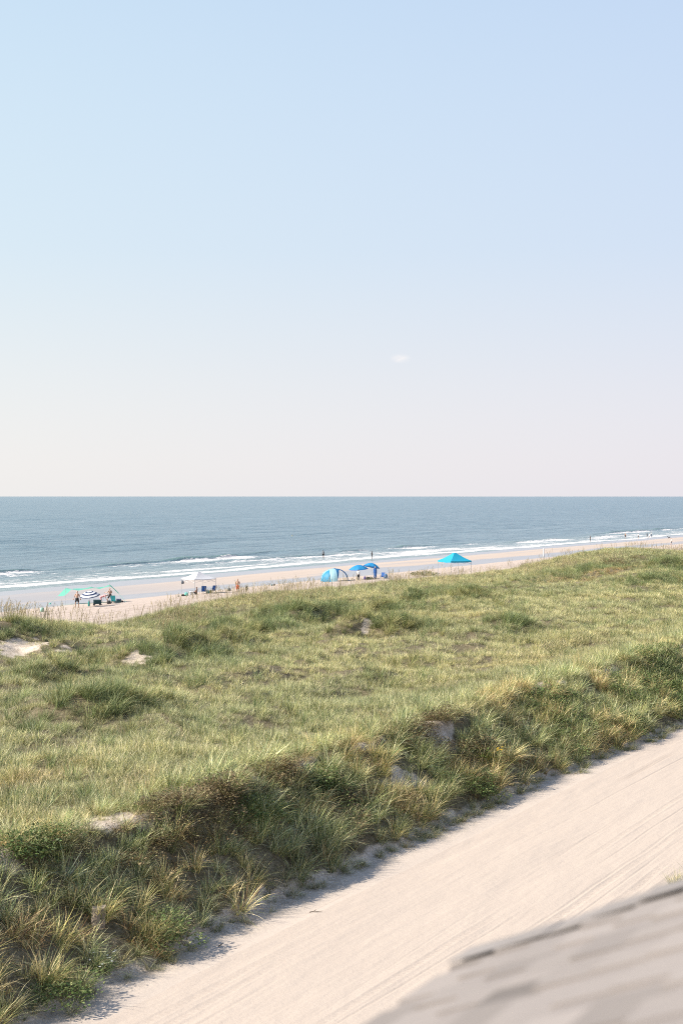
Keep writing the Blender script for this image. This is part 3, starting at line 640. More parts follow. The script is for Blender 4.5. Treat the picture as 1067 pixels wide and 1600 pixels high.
wl.add([(S0+.1-2.3, y0_, 0), (S1-.15-2.3, y0_, 0), (S1-.15-2.3, y1_, 0), (S0+.1-2.3, y1_, 0), (S0+.1-2.3, y0_, zt[0]), (S1-.15-2.3, y0_, zt[0]), (S1-.15-2.3, y1_, zt[1]), (S0+.1-2.3, y1_, zt[1])],
       [(3, 2, 1, 0), (4, 5, 6, 7), (0, 1, 5, 4), (1, 2, 6, 5), (2, 3, 7, 6), (3, 0, 4, 7)]); wl.build('wall', M_('clapboard', (.55, .56, .55), .7), house)

# ---------------------------------------------------------------- posts, plants, twigs
def gz(p): return Vector((p.x, p.y, float(H(p.x, p.y))))
def log_post(name, p, r, h, tilt, label, c, sides=12):
    o = MB(); n = sides; V = []
    for k in range(5):
        t = k/4; z = -.4+(h+.4)*t
        for i in range(n):
            a = 2*math.pi*i/n; rr = r*(1+.07*math.sin(3*a+1)+.05*math.sin(7*a)); V.append((rr*math.cos(a)+tilt*z, rr*math.sin(a), z+(.03*math.sin(a*2+1) if k == 4 else 0)))
    V.append((tilt*h, 0, h-.015)); F = [(i*n+k, i*n+(k+1) % n, (i+1)*n+(k+1) % n, (i+1)*n+k) for i in range(4) for k in range(n)]+[(4*n+k, 4*n+(k+1) % n, 5*n) for k in range(n)]
    o.add(V, F); ob = o.build(name, c); ob.location = p; ob.rotation_euler = (0, 0, Y0); return tag(ob, label, 'post')
def m_wood(name, a, b_):
    m, t, b = mat(name); n = nz_(t, 1, 5, .65, stretch=(22, 22, 2)); t.links.new(mix(t, mrng(t, n, .3, .7), a, b_), b.inputs['Base Color']); b.inputs['Roughness'].default_value = .9
    bump(t, b, n, .7, .01); return m
log_post('wooden_post', P(153, 1449)+Vector((0, 0, 0)), .16, .40, .06, 'weathered grey brown post end poking out of the tussocks on the near bank', m_wood('weathered_wood', (.11, .085, .065), (.26, .215, .17)))
d_ = FWD+RGT*((849-533.5)/FPX); D_ = 61/d_.y; pp = P(849, 869)
log_post('marker_post', pp, .11, 12*pp.dot(FWD)/FPX, .0, 'short pale post standing up from the grass on the far dune crest', m_wood('pale_wood', (.45, .42, .38), (.70, .68, .64)))
def leaf_plant(name, p, r, h, leaf, pal, seed, label, n=420, cat='shrub', sc=(1, 1, 1)):
    e = empty(name, p, Y0, label, cat); V, F, C = leafy(n, r, h, leaf, pal, seed, 0)
    o = link('foliage', col_mesh('foliage', [(x*sc[0], y*sc[1], z*sc[2]) for x, y, z in V], F, C), MLO, e)
    st = MB(); q = random.Random(seed)
    for i in range(9):
        a = q.uniform(0, 6.28); rr = r*q.uniform(.3, .85); st.tube([(0, 0, -.05), (rr*.4*math.cos(a)*sc[0], rr*.4*math.sin(a), h*.5), (rr*math.cos(a)*sc[0], rr*math.sin(a), h*.7*sc[2])], [.016, .010, .004], 5)
    st.build('stems', M_('twig_bark', (.16, .12, .08), .9), e); return e
def m_leaf_obj():
    m, t, b = mat('shrub_leaf'); c = nn(t, 'ShaderNodeAttribute', attribute_name='Col', attribute_type='GEOMETRY').outputs['Color']
    t.links.new(c, b.inputs['Base Color']); b.inputs['Roughness'].default_value = .55
    tl = nn(t, 'ShaderNodeBsdfTranslucent'); t.links.new(c, tl.inputs[0]); ms = nn(t, 'ShaderNodeMixShader'); ms.inputs[0].default_value = .25
    o = t.nodes['Material Output']; t.links.new(b.outputs[0], ms.inputs[1]); t.links.new(tl.outputs[0], ms.inputs[2]); t.links.new(ms.outputs[0], o.inputs[0]); return m
MLO = m_leaf_obj()
GP = [(.09, .13, .04), (.14, .19, .06), (.07, .10, .03), (.20, .22, .09)]
leaf_plant('beach_shrub', P(663, 900), 1.9, .75, .22, [(.20, .22, .09), (.27, .25, .12), (.14, .16, .07), (.36, .31, .17)], 7, 'low dark scrubby clump growing alone on the open beach left of the turquoise canopy', 900, sc=(1.1, .7, 1))
leaf_plant('leafy_plant', P(55, 1342), .62, .5, .10, GP, 11, 'dark green leafy plant on the bare sand at the left end of the bank')
leaf_plant('leafy_plant', P(748, 1185), .45, .42, .08, [(.22, .32, .07), (.30, .38, .10)], 13, 'bright green leafy plant just left of the yellow flowers')
leaf_plant('leafy_plant', P(497, 1240), .5, .55, .10, GP, 17, 'green leafy plant below the sandy scar at the middle of the bank')
def flowers(name, p, n, r, h, c, size, label, seed):
    e = empty(name, p, Y0, label, 'flowers'); q = random.Random(seed); st = MB(); st_ = e
    for i in range(n):
        a = q.uniform(0, 6.28); rr = r*math.sqrt(q.random()); x, y = rr*math.cos(a), rr*math.sin(a); z = h*q.uniform(.75, 1.1); st.tube([(x*.4, y*.4, -.03), (x*.8, y*.8, z*.6), (x, y, z)], [.006, .005, .004], 5)
        hd = MB()
        for k in range(7):
            b = k*6.283/7; u = Vector((math.cos(b), math.sin(b), .35)); w = Vector((-math.sin(b), math.cos(b), 0)); o = Vector((x, y, z)); hd.add([o, o+u*size*.6+w*size*.25, o+u*size, o+u*size*.6-w*size*.25], [(0, 1, 2, 3)])
        hd.tube([(x, y, z-.004), (x, y, z+.012)], size*.28, 7); hd.build('bloom', c, e)
        for k in range(5): b = q.uniform(0, 6.28); u = Vector((math.cos(b), math.sin(b), .4)); o = Vector((x*.8, y*.8, z*q.uniform(.2, .7))); st.add([o, o+u*.05+Vector((0, 0, .02)), o+u*.1, o+u*.05-Vector((0, 0, .01))], [(0, 1, 2, 3)])
    st.build('stems', M_('flower_stem', (.16, .22, .07), .7), e)
MYE = M_('yellow_petal', (.85, .55, .03), .6, .05, 3, .2); MWP = M_('white_petal', (.8, .8, .76), .6, .05, 3, .2)
flowers('yellow_flowers', P(777, 1205)+Vector((0, 0, .1)), 8, .20, .62, MYE, .06, 'small cluster of yellow flowers among the tussocks of the bank', 3)
flowers('white_flowers', P(165, 1535)+Vector((0, 0, .1)), 12, .45, .42, MWP, .032, 'tiny white flowers low on the bank in the near left corner', 4)
def twig(p, pts, r, label):
    o = MB(); o.tube(pts, [r, r*.9, r*.6, r*.3][:len(pts)], 6); o.tube([pts[1], (pts[1][0]+.05, pts[1][1]+.06, pts[1][2]+.03)], [r*.6, r*.3], 5); b = o.build('twig', M_('dead_wood', (.13, .10, .075), .9)); b.location = p; b.rotation_euler = (0, 0, Y0); tag(b, label, 'twig')
twig(P(494, 1427), [(-.17, -.02, .02), (-.05, .02, .035), (.06, .0, .03), (.16, .06, .03)], .012, 'dark twig lying on the sunlit sand of the track')
twig(P(345, 1481), [(-.05, -.02, .015), (0, .01, .04), (.03, .02, .06), (.05, .0, .09)], .014, 'short dark twig sticking up from the shaded edge of the track')

# ---------------------------------------------------------------- people
def capsules(segs, vox):
    mb = MB()
    for p0, r0, p1, r1 in segs:
        p0, p1 = Vector(p0), Vector(p1); ax = p1-p0; L = max(ax.length, 1e-4); ax = ax/L; pts, rad = [], []
        for k in range(4): a = R(90*(1-k/3.0)*.97); pts.append(p0-ax*r0*math.sin(a)); rad.append(r0*math.cos(a))
        for k in range(4): a = R(90*(k/3.0)*.97); pts.append(p1+ax*r1*math.sin(a)); rad.append(r1*math.cos(a))
        mb.tube(pts, [max(x, .0008) for x in rad], 10)
    me = bpy.data.meshes.new('tmp'); me.from_pydata(mb.v, [], mb.f)
    bm = bmesh.new(); bm.from_mesh(me); bmesh.ops.recalc_face_normals(bm, faces=bm.faces); bm.to_mesh(me); bm.free()
    o = bpy.data.objects.new('tmp', me); COL.objects.link(o); md = o.modifiers.new('r', 'REMESH'); md.mode = 'VOXEL'; md.voxel_size = vox
    sm = o.modifiers.new('s', 'SMOOTH'); sm.iterations = 2; sm.factor = .5
    dg = bpy.context.evaluated_depsgraph_get(); out = bpy.data.meshes.new_from_object(o.evaluated_get(dg)); bpy.data.objects.remove(o); out.materials.clear(); return out
def V3(*a): return Vector(a)
def dv(az, el): return Vector((math.sin(R(az))*math.cos(R(el)), math.cos(R(az))*math.cos(R(el)), math.sin(R(el))))   # az 0 = forwards, el -90 = down
POSE = {
 'stand': dict(lean=2, L=((-60, -84), (-30, -84)), Rr=((60, -84), (30, -84)), tl=((-90, -86), (0, -88)), trr=((90, -86), (0, -88))),
 'wide': dict(lean=3, L=((-80, -66), (-60, -74)), Rr=((80, -66), (60, -74)), tl=((-70, -78), (-160, -84)), trr=((60, -80), (60, -86))),
 'walk': dict(lean=5, L=((-20, -68), (-5, -50)), Rr=((160, -70), (150, -88)), tl=((-4, -68), (180, -84)), trr=((176, -78), (178, -56))),
 'bend': dict(lean=68, L=((-15, -74), (0, -60)), Rr=((15, -74), (0, -60)), tl=((-20, -80), (180, -84)), trr=((20, -80), (180, -80))),
 'sit': dict(lean=-14, L=((-20, -60), (0, -20)), Rr=((20, -60), (0, -20)), tl=((-8, 4), (0, -52)), trr=((8, 6), (0, -56))),
 'ground': dict(lean=-8, L=((-30, -60), (10, -12)), Rr=((30, -60), (-10, -12)), tl=((-12, 38), (-4, -46)), trr=((12, 36), (4, -44))),
 'kneel': dict(lean=1, L=((-70, -74), (-40, -82)), Rr=((75, -66), (40, -80)), tl=((-30, -84), (180, -8)), trr=((30, -84), (180, -8))),
 'step': dict(lean=6, L=((-60, -50), (-20, 10)), Rr=((40, -55), (10, -5)), tl=((-50, -62), (-100, -80)), trr=((60, -58), (120, -76)))}
def person(loc, yaw, h, pose, label, skin, clothes, hair=(.05, .035, .025), vox=.010, sink=0, group=None, hat=None):
    q = POSE[pose]; k = h/1.76; e = empty('person', loc, Y0+yaw, label, 'person', group)
    ln = R(q['lean']); up = V3(0, math.sin(ln), math.cos(ln)); fw = V3(0, math.cos(ln), -math.sin(ln)); X = V3(1, 0, 0)
    pel = V3(0, 0, 0); wst = pel+up*.17; chs = wst+up*.20; nk = chs+up*.17; hd = nk+up*.115+fw*.025; hu = V3(0, math.sin(ln*.5), math.cos(ln*.5))
    if q['lean'] > 40: hd = nk+V3(0, .12, -.02); hu = up
    hfw = hu.cross(X)*-1; hc = hd+hu*.07; segs = []; S = segs.append
    S((pel+X*.075, .095, pel-X*.075, .095)); S((pel, .125, wst, .108)); S((wst, .108, chs, .128)); S((wst+X*.05, .10, chs+X*.075, .105)); S((wst-X*.05, .10, chs-X*.075, .105)); S((chs, .125, nk-up*.06, .085))
    S((nk-up*.035-X*.145, .055, nk-up*.035+X*.145, .055)); S((nk-up*.02, .062, hd, .052)); S((hd+hu*.0, .062, hc+hu*.035, .088)); S((hc-hfw*.02, .088, hc+hfw*.02, .082)); S((hd+hfw*.045, .04, hd+hfw*.055+hu*.03, .045))
    S((hc+hfw*.095+hu*.0, .012, hc+hfw*.105-hu*.03, .016))
    for sx in (-1, 1): S((hc+X*sx*.086, .016, hc+X*sx*.088-hu*.03, .012))
    J = {}
    for sx, ak, lk in ((-1, 'L', 'tl'), (1, 'Rr', 'trr')):
        a, b = q[ak]; sh_ = nk-up*.04+X*sx*.175; el = sh_+dv(*a)*.28; wr = el+dv(*b)*.245; S((sh_, .052, el, .039)); S((el, .039, wr, .027)); J[ak] = (sh_, el, wr)
        hdv = dv(*b); side = hdv.cross(V3(0, 1, .3)).normalized(); nrm = hdv.cross(side).normalized(); S((wr, .026, wr+hdv*.07, .03)); S((wr+hdv*.03+side*.018, .02, wr+hdv*.08+side*.02, .017)); S((wr+hdv*.03-side*.018, .02, wr+hdv*.08-side*.02, .017))
        for i, (o, l) in enumerate(((-.033, .052), (-.011, .066), (.011, .062), (.033, .046))):
            f0 = wr+hdv*.085+side*o; f1 = f0+hdv*l*.55+nrm*.008; S((f0, .0105, f1, .010)); S((f1, .010, f1+hdv*l*.45+nrm*.022, .0085))
        t0 = wr+hdv*.03-side*.03; t1 = t0+hdv*.035-side*.028; S((t0, .014, t1, .012)); S((t1, .012, t1+hdv*.03-side*.006, .010))
        a, b = q[lk]; hp = pel+X*sx*.085-up*.02; kn = hp+dv(*a)*.43; an = kn+dv(*b)*.42; S((hp, .092, hp.lerp(kn, .5), .076)); S((hp.lerp(kn, .5), .076, kn, .056)); S((kn, .056, kn.lerp(an, .35), .056)); S((kn.lerp(an, .35), .056, an, .038)); J[lk] = (hp, kn, an)
        if pose == 'kneel': tz = an+V3(0, -.16, -.03)
        elif pose in ('ground', 'sit'): tz = an+V3(0, .15, .03)
        else: tz = an+V3(sx*.03, .16, -.045)
        S((an+V3(0, -.03, -.03), .038, an.lerp(tz, .5), .037)); S((an.lerp(tz, .5), .037, tz, .026))
    low = min(min(p0.z-r0, p1.z-r1) for p0, r0, p1, r1 in segs); off = V3(0, 0, -low/1.0-sink/k)
    def done(sg, name, m, par, vx=vox):
        me = capsules([((a+off)*k, r0*k, (b+off)*k, r1*k) for a, r0, b, r1 in sg], vx); return link(name, me, m, par, True)
    body = done(segs, 'body', skin, e)
    hr = [(hc+hu*.03-hfw*.018, .092, hc-hfw*.035-hu*.01, .086)]
    if hair != 'bald': done(hr, 'hair', M_('hair_%02d' % int(hair[0]*100), hair, .6), e)
    for sx in (-1, 1):
        s_ = MB(); c0 = (hc+off+X*sx*.032+hfw*.079+hu*.012)*k; s_.tube([c0-hfw*.004, c0+hfw*.006*k, c0+hfw*.008*k], [.011*k, .009*k, .002], 8); s_.build('eye', M_('eye_dark', (.03, .025, .02), .3), e)
    s_ = MB(); c0 = (hd+off+hfw*.098+hu*.012)*k; s_.tube([c0-X*.022, c0+hfw*.004, c0+X*.022], [.004, .007, .004], 6); s_.build('mouth', M_('lip', (.35, .14, .12), .5), e)
    if hat: done([(hc+hu*.05, .096, hc+hu*.07, .09), (hc+hu*.035+hfw*.02, .02, hc+hu*.03+hfw*.17, .012), (hc+hu*.035+hfw*.05+X*.05, .018, hc+hu*.035+hfw*.14-X*.03, .014)], 'cap', hat, e)
    for kind, m in clothes:
        sg = []; g_ = .014
        if kind in ('shirt', 'robe', 'dress'):
            sg = [(pel+up*.02, .13+g_, wst, .112+g_), (wst, .112+g_, chs, .13+g_), (wst+X*.05, .10+g_, chs+X*.075, .105+g_), (wst-X*.05, .10+g_, chs-X*.075, .105+g_), (nk-up*.04-X*.14, .06+g_, nk-up*.04+X*.14, .06+g_)]
            for ak in ('L', 'Rr'): s0_, e0, w0 = J[ak]; sg.append((s0_, .055+g_, s0_.lerp(e0, .6), .05+g_))
        if kind == 'robe':
            for ak in ('L', 'Rr'): s0_, e0, w0 = J[ak]; sg += [(s0_, .06+g_, e0, .06), (e0, .06, w0, .06)]
            sg += [(pel, .17, V3(0, 0, low+.30), .23), (chs, .15, pel, .18), (hc-hu*.03-hfw*.03, .098, nk, .09), (hc-hfw*.03+hu*.03, .102, hc-hfw*.03, .10)]
        if kind == 'bikini': sg = [(chs+X*.07+fw*.04, .085, chs-X*.07+fw*.04, .085), (chs+X*.085, .10, chs-X*.085, .10)]
        if kind in ('shorts', 'briefs', 'trousers', 'dress'):
            fr = {'shorts': .78, 'briefs': .22, 'trousers': 1, 'dress': .6}[kind]
            sg += [(pel+X*.075+up*.04, .10+g_, pel-X*.075+up*.04, .10+g_), (pel, .128+g_, pel+up*.06, .12+g_)]
            for lk in ('tl', 'trr'):
                hp, kn, an = J[lk]; sg.append((hp, .094+g_, hp.lerp(kn, fr*.86), .08+g_))
                if kind == 'trousers': sg += [(kn.lerp(hp, .2), .075, kn, .066+g_*.4), (kn, .066, an, .056)]
        done(sg, kind, m, e)
    return e
SK1 = M_('skin_tan', (.50, .31, .22), .5, .08); SK2 = M_('skin_brown', (.30, .175, .12), .5, .08); SK3 = M_('skin_fair', (.60, .42, .33), .5, .08)
BLK = M_('black_cloth', (.02, .02, .024), .8); NVY = M_('navy_cloth', (.02, .04, .11), .8); PNK = M_('pink_cloth', (.72, .38, .38), .8); ORG = M_('orange_red_cloth', (.72, .10, .03), .7)
WHT = M_('white_cloth', (.78, .77, .75), .8); BLU_ = M_('royal_blue_cloth', (.02, .11, .36), .75); TEA = M_('teal_cloth', (.03, .30, .29), .7); GRY = M_('grey_cloth', (.22, .23, .25), .8)
def PP(x, y): return P(x, y)
person(PP(121, 949.5), R(4), 1.78, 'wide', 'shirtless man in long black shorts walking away from the dune, left of the striped umbrella', SK1, [('shorts', BLK)])
person(PP(158, 945.5), R(-80), 1.70, 'bend', 'person in a pink shirt bending over the dark beach cart under the mint shade', SK3, [('shirt', PNK), ('shorts', PNK)])
person(PP(172.5, 942.5), R(30), 1.76, 'step', 'shirtless person in dark shorts reaching up under the right peak of the mint shade', SK1, [('shorts', BLK)])
person(PP(307, 929), R(70), 1.72, 'ground', 'dark haired person sitting on the sand beneath the white canopy', SK2, [('shorts', BLK)], group=None)
person(PP(371.5, 923.5), R(3), 1.92, 'kneel', 'bare backed person in orange red shorts kneeling on open sand right of the white canopy', SK1, [('shorts', ORG)])
person(PP(560, 906.5), R(170), 1.5, 'stand', 'person in a white top and black trousers standing beneath the left blue umbrella', SK3, [('shirt', WHT), ('trousers', BLK)])
person(PP(586, 905), R(10), 1.80, 'stand', 'person wrapped in a long hooded blue robe in front of the right blue umbrella', SK1, [('robe', BLU_)])
person(PP(505, 872), R(180), 1.70, 'stand', 'bather standing in the white surf, farther left of the two, beyond the blue tent', SK2, [('shirt', GRY), ('shorts', BLK)], vox=.014)
person(PP(581, 873.5), R(90), 1.75, 'stand', 'bather in black standing at the edge of the foam behind the blue umbrellas', SK2, [('shirt', BLK), ('trousers', BLK)], vox=.014)
person(PP(921.5, 846.5), R(-90), 1.75, 'stand', 'dark dressed person walking alone at the water edge, nearest of the distant walkers', SK2, [('dress', BLK), ('trousers', BLK)], vox=.014)
person(PP(976.5, 841.5), R(0), 1.75, 'walk', 'distant walker in dark shorts, second from the left along the waterline', SK1, [('shorts', BLK)], vox=.014)
person(PP(996.5, 842), R(90), 1.72, 'stand', 'distant walker in a white shirt and dark shorts beside the surf', SK1, [('shirt', WHT), ('shorts', BLK)], vox=.014)
person(PP(1010.5, 840.5), R(60), 1.70, 'walk', 'left one of the close group of three distant walkers, in a grey shirt', SK2, [('shirt', GRY), ('shorts', GRY)], vox=.014)
person(PP(1014, 840), R(-60), 1.3, 'stand', 'child in white between two adults among the distant walkers', SK1, [('dress', WHT)], vox=.014)
person(PP(1016.8, 839.5), R(100), 1.75, 'walk', 'right one of the close group of three distant walkers, in a pale shirt', SK1, [('shirt', WHT), ('trousers', NVY)], vox=.014)
person(PP(1048, 852), R(-90), 1.72, 'walk', 'person in pale shirt and grey shorts walking on the sand at the far right', SK1, [('shirt', WHT), ('shorts', GRY)], vox=.014)
# swimmer beyond the surf
dd = FWD+RGT*((457-533.5)/FPX); Dw = CZ/((838.5-775.5)/FPX)
sw = person(dd*Dw, R(90), 1.75, 'stand', 'swimmer out beyond the breakers, wet and dark, head and shoulders above the water', SK2, [('shirt', M_('yellow_rash_vest', (.55, .45, .06), .6))], vox=.014, sink=1.05)
# dog
def dog(p, yaw, label):
    e = empty('dog', p, Y0+yaw, label, 'dog'); S = []
    S += [(V3(0, .24, .50), .125, V3(0, .0, .50), .12), (V3(0, 0, .50), .12, V3(0, -.28, .53), .10), (V3(0, .28, .54), .095, V3(0, .44, .68), .065), (V3(0, .44, .70), .075, V3(0, .52, .71), .06), (V3(0, .54, .69), .042, V3(0, .66, .66), .028),
          (V3(0, -.34, .56), .03, V3(0, -.52, .66), .018)]
    for sx in (-1, 1):
        S += [(V3(sx*.07, .24, .46), .055, V3(sx*.075, .26, .26), .034), (V3(sx*.075, .26, .26), .034, V3(sx*.075, .25, .05), .024), (V3(sx*.075, .25, .03), .028, V3(sx*.075, .30, .025), .025)]
        S += [(V3(sx*.07, -.26, .48), .075, V3(sx*.08, -.20, .32), .046), (V3(sx*.08, -.20, .32), .042, V3(sx*.08, -.34, .19), .026), (V3(sx*.08, -.34, .19), .026, V3(sx*.08, -.31, .04), .022), (V3(sx*.08, -.31, .03), .027, V3(sx*.08, -.26, .025), .024)]
        S += [(V3(sx*.05, .42, .76), .02, V3(sx*.075, .43, .70), .022)]
    link('body', capsules(S, .014), M_('dark_fur', (.06, .045, .035), .8), e, True); return e
dog(PP(1044.5, 842), R(90), 'dark dog trotting on the wet sand to the right of the distant walkers')

# ---------------------------------------------------------------- shades, tents, umbrellas
def canopy(p, yaw, half, eave, peak, m, label, vent=None, legm=None, sag=.06, val=.22):
    e = empty('pop_up_canopy', p, Y0+yaw, label, 'canopy'); mb = MB(); n = 8; c = [(-half, -half), (half, -half), (half, half), (-half, half)]
    for k in range(4):
        a, b = Vector(c[k]), Vector(c[(k+1) % 4]); V = []
        for i in range(n+1):
            t = i/n; z = eave+(peak-eave)*(t**1.08)-sag*math.sin(t*math.pi); s_ = 1-t*.9
            for j in range(n+1): q = a.lerp(b, j/n)*s_; V.append((q.x, q.y, z-sag*.7*math.sin(j/n*math.pi)*(1-t)))
        mb.add(V, [(i*(n+1)+j, i*(n+1)+j+1, (i+1)*(n+1)+j+1, (i+1)*(n+1)+j) for i in range(n) for j in range(n)])
    cn = mb.build('canopy_top', m, e, True); vl_ = MB(); top = MB()
    for k in range(4):
        a, b = Vector(c[k]), Vector(c[(k+1) % 4]); V = []
        for j in range(n+1): q = a.lerp(b, j/n)*1.004; zz = eave-sag*.7*math.sin(j/n*math.pi); V += [(q.x, q.y, zz), (q.x*1.005, q.y*1.005, zz-val-.015*math.sin(j*1.6))]
        vl_.add(V, [(2*j, 2*j+1, 2*j+3, 2*j+2) for j in range(n)])
        u, w = Vector(c[k])*.15, Vector(c[(k+1) % 4])*.15; zt = eave+(peak-eave)*.93
        top.add([(u.x, u.y, zt), (w.x, w.y, zt), (0, 0, peak+.03)], [(0, 1, 2)])
    vl_.build('valance', m, cn, True); top.build('vent_cap', m, cn)
    if vent:
        vv = MB(); r = half*.125; vv.tube([(0, 0, eave+(peak-eave)*.80), (0, 0, eave+(peak-eave)*.93)], [r*1.35, r*1.15], 4, False); vv.build('vent', vent, cn)
    lm = legm or M_('canopy_steel', (.55, .56, .58), .4, .05, 3, 0, .6)
    for x, y in c:
        l = MB(); l.box((x*.985-.02, y*.985-.02, 0), (x*.985+.02, y*.985+.02, eave-.05), .006); l.box((x*.985-.05, y*.985-.05, 0), (x*.985+.05, y*.985+.05, .012), .003); l.build('leg', lm, e)
    tr_ = MB()
    for k in range(4):
        a, b = Vector((*c[k], 0))*.985, Vector((*c[(k+1) % 4], 0))*.985; md = a.lerp(b, .5)
        tr_.tube([a+V3(0, 0, eave-.12), md+V3(0, 0, eave-.48)], .011, 6); tr_.tube([md+V3(0, 0, eave-.48), b+V3(0, 0, eave-.12)], .011, 6); tr_.tube([a+V3(0, 0, eave-.48), md+V3(0, 0, eave-.12)], .011, 6); tr_.tube([md+V3(0, 0, eave-.12), b+V3(0, 0, eave-.48)], .011, 6)
    tr_.build('truss', lm, e); return e
TUR = M_('turquoise_nylon', (.02, .42, .62), .55, .05, 2, .25); WNY = M_('white_nylon', (.74, .74, .76), .6, .03, 2, .3)
dd = FWD+RGT*((710-533.5)/FPX); Dc = 203.; pc = gz(dd*Dc)
canopy(pc, R(28), 1.72, CZ-(878.0-775.5)/FPX*Dc-pc.z+.22, CZ-(864.0-775.5)/FPX*Dc-pc.z, TUR, 'turquoise pop up canopy standing beside the grass at the right of the beach', BLK)
dd = FWD+RGT*((310.5-533.5)/FPX); Dc = 177.; pc = gz(dd*Dc)
canopy(pc, R(38), 1.56, CZ-(904-775.5)/FPX*Dc-pc.z+.06, CZ-(893.5-775.5)/FPX*Dc-pc.z, WNY, 'white pop up canopy on thin legs over the sitters in the middle of the beach', None, None, .10, .10)
def umbrella(p, yaw, r, hgt, top, tilt, mats, label, group=None, rings=None, gores=8):
    e = empty('beach_umbrella', p, Y0+yaw, label, 'umbrella', group); RM = Matrix.Translation((0, 0, top-.55)) @ Matrix.Rotation(tilt[0], 4, 'Y') @ Matrix.Rotation(tilt[1], 4, 'X'); n = 48; rg = 12
    mb = MB(); V = []
    for i in range(rg+1):
        t = i/rg
        for j in range(n):
            a = 2*math.pi*j/n; gsc = 1-.075*t*abs(math.sin(a*gores/2)); V.append(RM @ V3(r*t*gsc*math.cos(a), r*t*gsc*math.sin(a), .55-hgt*t**1.9-.02*t*(1-abs(math.cos(a*gores/2)))))
    F = [(i*n+j, i*n+(j+1) % n, (i+1)*n+(j+1) % n, (i+1)*n+j) for i in range(rg) for j in range(n)]
    mb.add(V, F); c = mb.build('canopy', mats[0], e, True); c.data.materials.append(mats[-1])
    for f in c.data.polygons:
        i, j = divmod(f.index, n)
        if rings: f.material_index = 1 if i % 4 in (1, 2) else 0
        else: f.material_index = 1 if (len(mats) > 1 and i >= rg-1) else 0
    rb_ = MB()
    for j in range(gores):
        a = 2*math.pi*j/gores; rb_.tube([RM @ V3(r*t*math.cos(a)*.99, r*t*math.sin(a)*.99, .535-hgt*t**1.9) for t in (0, .25, .5, .75, 1)], .006, 5)
    rb_.build('ribs', M_('umbrella_steel', (.6, .6, .62), .4, .05, 3, 0, .5), c)
    pl = MB(); pl.tube([(0, 0, -.3), (0, 0, top-.55), RM @ V3(0, 0, .0), RM @ V3(0, 0, .62)], .018, 8); pl.build('pole', M_('umbrella_steel', (.6, .6, .62), .4), e); return e
UB = M_('azure_cloth', (.025, .30, .62), .6, .05, 2, .3); UB2 = M_('deep_azure_cloth', (.02, .17, .46), .6, .05, 2, .25)
umbrella(PP(560, 905), 0, 1.42, .62, 2.05, (R(-4), R(4)), (UB, UB2), 'bright blue beach umbrella, left of the two, over the person in white', 'blue beach umbrellas')
umbrella(PP(580.5, 902.5), .3, 1.30, .60, 2.15, (R(12), R(-4)), (UB, UB2), 'bright blue beach umbrella behind the person in the blue robe, tilted to the right', 'blue beach umbrellas')
umbrella(PP(141, 948), .2, 1.12, .5, 1.70, (R(-7), R(11)), (NVY, WHT), 'low navy and white striped umbrella beneath the mint shade', rings=True)
# mint stretch shade
def shade(p, label):
    e = empty('stretch_sunshade', p, Y0, label, 'sunshade'); xs = [-3.5, -2.65, -1.2, .28, 1.3, 2.4, 3.45]; zs = [.92, 1.82, 1.52, 1.98, 1.72, 2.22, 1.25]; V = []; nu, nv = 42, 12
    for i in range(nu+1):
        x = -3.5+6.95*i/nu; z = float(np.interp(x, xs, zs)); z2 = float(np.interp(x, [-3.5, -2.6, 0, 2.4, 3.45], [.85, 1.6, 1.72, 1.9, 1.1]))
        for j in range(nv+1):
            t = j/nv; w = 1-.25*math.sin(math.pi*i/nu); V.append((x*(1-.12*t), -.5+2.3*t*w+.25*math.sin(i/nu*9), z*(1-t)+z2*t-.08*math.sin(t*math.pi)))
    mb = MB(); mb.add(V, [(i*(nv+1)+j, (i+1)*(nv+1)+j, (i+1)*(nv+1)+j+1, i*(nv+1)+j+1) for i in range(nu) for j in range(nv)]); mb.build('fabric', M_('mint_fabric', (.22, .66, .52), .6, .05, 2, .45), e, True)
    for x, z in ((-2.65, 1.82), (.28, 1.98), (2.4, 2.22)): q = MB(); q.tube([(x, -.35, -.1), (x*.995, -.4, z)], .014, 8); q.tube([(x*.995, -.4, z), (x*.995, -.4, z+.05)], .035, 8); q.build('pole', M_('aluminium', (.7, .7, .72), .35, .05, 3, 0, .8), e)
    for a, b in (((3.45, -.5, 1.25), (4.55, -.9, .02)), ((-3.5, -.5, .92), (-4.3, -.9, .02)), ((2.4, -.4, 2.2), (4.55, -.9, .02))): q = MB(); q.tube([a, b], .009, 6); q.build('guy_line', M_('mint_cord', (.25, .6, .5), .7), e)
    for x in (4.55, -4.3): q = MB(); q.tube([(x, -.9, 0), (x, -.9, .08), (x, -.9, .16)], [.17, .13, .03], 10); q.build('anchor_bag', M_('mint_fabric', (.22, .66, .52)), e)
shade(PP(140, 943.2), 'mint green stretched fabric shade on slim poles at the left of the beach')
